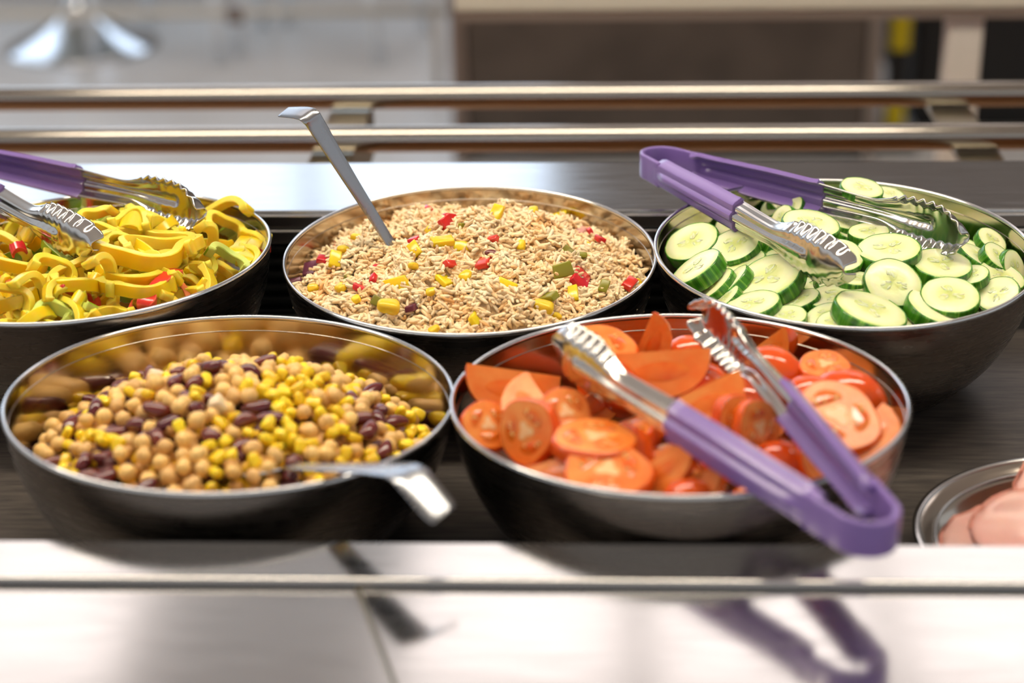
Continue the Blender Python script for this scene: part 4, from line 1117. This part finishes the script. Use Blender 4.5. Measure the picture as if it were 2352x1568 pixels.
# ---------------------------------------------------------------- tongs
def smooth(a, b_, x):
    t_ = max(0, min(1, (x - a) / (b_ - a))); return t_ * t_ * (3 - 2 * t_)
def tongs(loop, tipA, tipB, label, roll=0., up_hint=(0, 0, 1)):
    loop, A, B = Vector(loop), Vector(tipA), Vector(tipB)
    L = ((A - loop).length + (B - loop).length) / 2; mid = (A + B) / 2
    x = (mid - loop).normalized(); y = (A - B); sep = y.length; y = (y - x * y.dot(x)).normalized(); z = x.cross(y)
    if z.z < 0: y = -y; z = -z
    Lx = (mid - loop).length
    root = empty('serving_tongs'); root.matrix_world = Matrix(((x.x, y.x, z.x, loop.x), (x.y, y.y, z.y, loop.y), (x.z, y.z, z.z, loop.z), (0, 0, 0, 1))) @ Matrix.Rotation(roll, 4, 'X')
    r0 = .0135; GE = .53          # loop radius, end of the grip as a fraction
    def cl(t_, sg):               # centre line of an arm
        yy = r0 + (sep / 2 - r0) * (t_ ** .95)
        return Vector((Lx * t_, sg * yy, 0))
    def arm_pt(t_, v, sg, extra=0., w_add=0.):
        d = (cl(min(1, t_ + .01), sg) - cl(max(0, t_ - .01), sg)).normalized(); nrm = Vector((-d.y, d.x, 0)) * sg   # outward
        if nrm.y * sg < 0: nrm = -nrm
        hw = .0098 + .0012 * smooth(.15, .4, t_) - .0016 * smooth(.5, .7, t_) + .0080 * smooth(.70, .83, t_)
        tip = smooth(.90, 1.0, t_)
        hw *= math.sqrt(max(.02, 1 - ((t_ - .885) / .118) ** 2)) if t_ > .885 else 1
        hd = smooth(.74, .80, t_)
        sc = hd * math.sin((t_ - .74) / .0290 * 2 * math.pi)
        hw += hd * .0010 * sc * (1 - .6 * tip)
        hw += w_add
        o = 0.
        av = abs(v)
        fl = smooth(.62, 1.0, av)
        o -= (.0062 * (1 - smooth(.66, .8, t_)) + .0060 * smooth(.66, .8, t_)) * fl      # turned-in flanges
        o -= .0030 * smooth(.70, .85, t_) * av * av
        o += .0010 * sc * smooth(.68, 1, av)
        gro = smooth(.30, .16, av) if av < .3 else 0
        o += .0024 * (1 - smooth(.12, .26, av)) * smooth(.10, .16, t_) * (1 - smooth(.86, .885, t_))  # pressed rib
        o -= .007 * smooth(.86, 1.0, t_) ** 2
        return cl(t_, sg) + nrm * (o + extra) + Vector((0, 0, v * hw))
    for sg in (1, -1):
        V = []; Fc = []; nt, nv = 150, 26; t0, t1 = GE - .05, 1.0
        for i in range(nt + 1):
            for k in range(nv + 1): V.append(arm_pt(t0 + (t1 - t0) * i / nt, -1 + 2 * k / nv, sg))
        for i in range(nt):
            for k in range(nv): a = i * (nv + 1) + k; Fc.append((a, a + 1, a + nv + 2, a + nv + 1))
        o = mesh_obj('arm', V, Fc, M['tong_steel'], root); o['label'] = 'polished steel arm with scalloped gripping head'
        md = o.modifiers.new('thickness', 'SOLIDIFY'); md.thickness = .0009; md.offset = 0
        V = []; Fc = []; nt, nv = 60, 22; t0, t1 = .085, GE
        for i in range(nt + 1):
            t_ = t0 + (t1 - t0) * i / nt
            w_ = .0008 - .0022 * (1 - smooth(0, .08, (i / nt)))
            for k in range(nv + 1): V.append(arm_pt(t_, -1 + 2 * k / nv, sg, 0, w_ + .0006 * smooth(.95, 1, i / nt)))
        for i in range(nt):
            for k in range(nv): a = i * (nv + 1) + k; Fc.append((a, a + 1, a + nv + 2, a + nv + 1))
        o = mesh_obj('grip', V, Fc, M['purple'], root); o['label'] = 'purple coated grip'
        md = o.modifiers.new('thickness', 'SOLIDIFY'); md.thickness = .0034; md.offset = 0
        bv = o.modifiers.new('round', 'BEVEL'); bv.width = .0012; bv.segments = 3; bv.limit_method = 'ANGLE'
    # spring loop joining both grips
    P_, Q_, U_ = [], [], []
    path = [cl(t_, 1) for t_ in (.11, .08, .05, .03)]
    rl = path[-1].y; cx = path[-1].x
    path += [Vector((cx - rl * 1.15 * math.sin(w), rl * math.cos(w), 0)) for w in [math.pi * k / 16 for k in range(1, 16)]]
    path += [cl(t_, -1) for t_ in (.03, .05, .08, .11)]
    n = len(path); zz = Vector((0, 0, 1))
    for i in range(n):
        tg = (path[min(n - 1, i + 1)] - path[max(0, i - 1)]).normalized(); P_.append(path[i]); Q_.append(tg.cross(zz)); U_.append(zz)
    V = []; Fc = []; sec = [(.5, -.46), (.5, .46), (.3, .5), (-.3, .5), (-.5, .46), (-.5, -.46), (-.3, -.5), (.3, -.5)]
    for i in range(n):
        for a, b_ in sec: V.append(P_[i] + Q_[i] * (a * .0034) + U_[i] * (b_ * .0186))
    for i in range(n - 1):
        for k in range(8): Fc.append((i * 8 + k, i * 8 + (k + 1) % 8, (i + 1) * 8 + (k + 1) % 8, (i + 1) * 8 + k))
    Fc.append(tuple(range(8))[::-1]); Fc.append(tuple((n - 1) * 8 + k for k in range(8)))
    o = mesh_obj('spring_loop', V, Fc, M['purple'], root, True); o['label'] = 'purple rounded end joining the two arms'
    bv = o.modifiers.new('round', 'BEVEL'); bv.width = .0008; bv.segments = 2; bv.limit_method = 'ANGLE'
    tag(root, label, 'tongs', 'purple handled serving tongs')
    return root
tongs((.0501, 1.3014, .1069), (.2498, 1.1234, .1150), (.1500, 1.0533, .1165), 'purple handled steel tongs lying on the cucumber slices')
tongs((.1292, .7425, .1122), (.0719, .9803, .1205), (-.0266, .9306, .1225), 'purple handled steel tongs hanging over the front of the tomato bowl')
tongs((-.496, 1.303, .114), (-.2580, 1.172, .1170), (-.326, 1.088, .1190), 'purple handled steel tongs on the pepper strips, loop out of view')

# ---------------------------------------------------------------- spoons
def ribbon(name, pts, wds, wdirs, th, m, parent, crown=.0):
    V = []; Fc = []; sec = [(-1, 0), (-.92, .5), (-.4, .5 + crown), (.4, .5 + crown), (.92, .5), (1, 0), (.92, -.5), (.4, -.5 + crown), (-.4, -.5 + crown), (-.92, -.5)]
    P_ = [Vector(p) for p in pts]; n = len(P_)
    for i in range(n):
        tg = (P_[min(n - 1, i + 1)] - P_[max(0, i - 1)]).normalized(); wd = Vector(wdirs[i]); wd = (wd - tg * wd.dot(tg)).normalized(); nn = wd.cross(tg)
        for a, b_ in sec: V.append(P_[i] + wd * (a * wds[i] / 2) + nn * (b_ * th))
    k10 = len(sec)
    for i in range(n - 1):
        for k in range(k10): Fc.append((i * k10 + k, i * k10 + (k + 1) % k10, (i + 1) * k10 + (k + 1) % k10, (i + 1) * k10 + k))
    Fc.append(tuple(range(k10))[::-1]); Fc.append(tuple((n - 1) * k10 + k for k in range(k10)))
    return mesh_obj(name, V, Fc, m, parent)
def catmull(pts, vals, n=8):
    P_ = [Vector(p) for p in pts]; out = []; vo = []
    for i in range(len(P_) - 1):
        p0, p1, p2, p3 = P_[max(0, i - 1)], P_[i], P_[i + 1], P_[min(len(P_) - 1, i + 2)]
        for k in range(n):
            t_ = k / n
            out.append(.5 * ((2 * p1) + (p2 - p0) * t_ + (2 * p0 - 5 * p1 + 4 * p2 - p3) * t_ ** 2 + (-p0 + 3 * p1 - 3 * p2 + p3) * t_ ** 3)); vo.append(vals[i] + (vals[i + 1] - vals[i]) * t_)
    out.append(P_[-1]); vo.append(vals[-1]); return out, vo
def spoon_bowl(name, c, axis, parent):
    V, Fc = [], []; ax = Vector(axis).normalized(); side = ax.cross(Vector((0, 0, 1))).normalized(); up = side.cross(ax)
    NRr, NAa = 7, 28
    for i in range(NRr + 1):
        q = i / NRr
        for k in range(NAa):
            w = 2 * math.pi * k / NAa; V.append(Vector(c) + ax * (math.cos(w) * q * .034) + side * (math.sin(w) * q * .024) + up * (.012 * (q * q - 1)))
    for i in range(NRr):
        for k in range(NAa): a = i * NAa + k; b_ = i * NAa + (k + 1) % NAa; Fc.append((a, a + NAa, b_ + NAa, b_))
    o = mesh_obj(name, V, Fc, M['spoon_steel'], parent); md = o.modifiers.new('thickness', 'SOLIDIFY'); md.thickness = .001
s1 = empty('serving_spoon', (-.12, 1.15, .07))
pts, wd = catmull([(-.1180, 1.150, .070), (-.1387, 1.16, .1018), (-.1600, 1.1605, .1400), (-.1800, 1.161, .1770), (-.1848, 1.1610, .1850), (-.1915, 1.1675, .1857), (-.2065, 1.1840, .1815)], [.007, .0072, .0095, .0125, .0135, .0135, .0110])
tpart(ribbon('handle', pts, wd, [(.75, .50, .43)] * len(pts), .0011, M['spoon_steel'], None, .15), s1)
spb = empty('tmp'); bpy.data.objects.remove(spb)
def bowl_part(c, ax, root):
    spoon_bowl('spoon_bowl', Vector(c) - root.location, ax, root)
bowl_part((-.100, 1.140, .058), (.6, -.3, -.5), s1)
tag(s1, 'steel serving spoon with hooked handle standing in the rice', 'spoon')
s2 = empty('serving_spoon', (-.15, .845, .085))
pts, wd = catmull([(-.1600, .8560, .0840), (-.1260, .8220, .1010), (-.0990, .7945, .1145), (-.0900, .7855, .1178), (-.0850, .7800, .1165), (-.0730, .7705, .1062), (-.0700, .7685, .1035)], [.010, .0130, .0185, .0205, .0208, .0200, .0165], 6)
tpart(ribbon('handle', pts, wd, [(.72, .69, 0)] * len(pts), .0012, M['spoon_steel'], None, .15), s2)
bowl_part((-.185, .882, .075), (-.69, .72, -.2), s2)
tag(s2, 'steel serving spoon with bent flat end resting on the bean bowl rim', 'spoon')

# ---------------------------------------------------------------- ham platter
PC = Vector((.290, .8965, 0)); PA, PB = .110, .101
pl = empty('ham_platter', PC)
def oval(name, prof, m, parent):
    V = []; Fc = []; n = 96
    for q, z in prof:
        for k in range(n): w = 2 * math.pi * k / n; V.append(((PA + q) * math.cos(w), (PB + q) * math.sin(w), z))
    for i in range(len(prof) - 1):
        for k in range(n): Fc.append((i * n + k, i * n + (k + 1) % n, (i + 1) * n + (k + 1) % n, (i + 1) * n + k))
    return mesh_obj(name, V, Fc, m, parent)
oval('dish', [(-.095, .001), (-.030, .001), (-.024, .003), (-.017, .012), (-.010, .0185), (-.004, .0195)], M['bowl_in'], pl)
oval('dish_underside', [(-.095, .0), (-.030, .0), (-.0235, .002), (-.016, .011), (-.009, .0175), (-.003, .0185)], M['bowl_out'], pl)
oval('rim', [(.0 + .0024 * math.cos(w) - .003, .019 + .0018 * math.sin(w)) for w in [2 * math.pi * k / 10 for k in range(11)]], M['rim'], pl)
oval('rim_step', [(-.0135 + .0011 * math.cos(w), .0158 + .0011 * math.sin(w)) for w in [2 * math.pi * k / 8 for k in range(9)]], M['rim'], pl)
tag(pl, 'oval steel platter of ham at the right edge', 'platter')
def ham(c, rx, ry, rz, tilt, fold, seed, label):
    n, nr = 56, 10; V = []; Fc = []
    for i in range(nr + 1):
        q = i / nr
        for k in range(n):
            w = 2 * math.pi * k / n; e = 1 + .10 * noise.noise(Vector((math.cos(w) * 1.6, math.sin(w) * 1.6, seed))) + .03 * noise.noise(Vector((math.cos(w) * 7, math.sin(w) * 7, seed)))
            x, y = rx * q * e * math.cos(w), ry * q * e * math.sin(w)
            z = .004 * noise.noise(Vector((x * 22, y * 22, seed))) + fold * (y / ry) ** 2 * .01 + .003 * noise.noise(Vector((x * 60, y * 60, seed + 3)))
            V.append((x, y, z))
    for i in range(nr):
        for k in range(n): a = i * n + k; b_ = i * n + (k + 1) % n; Fc.append((a, a + n, b_ + n, b_))
    o = mesh_obj('ham_slice', V, Fc, M['ham']); md = o.modifiers.new('thickness', 'SOLIDIFY'); md.thickness = .0028
    # rind along one side
    VV = []; FF = []; m_ = 40; N8 = 6
    for i in range(m_):
        w = R(20) + R(160) * i / (m_ - 1); idx = nr * n + int(w / (2 * math.pi) * n) % n; p = Vector(V[idx])
        for k in range(N8): a = 2 * math.pi * k / N8; VV.append(p + Vector((math.cos(w) * math.cos(a), math.sin(w) * math.cos(a), math.sin(a))) * .0016 - Vector((0, 0, .0012)))
    for i in range(m_ - 1):
        for k in range(N8): FF.append((i * N8 + k, i * N8 + (k + 1) % N8, (i + 1) * N8 + (k + 1) % N8, (i + 1) * N8 + k))
    mesh_obj('rind', VV, FF, M['ham_edge'], o)
    o.matrix_world = Matrix.Translation(c) @ Matrix.Rotation(rz, 4, 'Z') @ Matrix.Rotation(tilt[0], 4, 'X') @ Matrix.Rotation(tilt[1], 4, 'Y')
    tag(o, label, 'ham slice', 'ham slices on the oval platter')
ham((.243, .888, .018), .053, .042, R(25), (.10, -.05), .3, 1, 'darker pink ham slice lowest at the left of the platter')
ham((.262, .872, .029), .056, .040, R(-10), (.20, .10), 1, 4, 'pale pink ham slice on top at the front of the platter')
ham((.296, .930, .027), .060, .045, R(40), (.25, -.15), 1, 8, 'pink ham slice behind the pale one on the platter')
ham((.325, .880, .020), .045, .045, R(70), (.05, .1), .5, 12, 'ham slice at the far right of the platter')
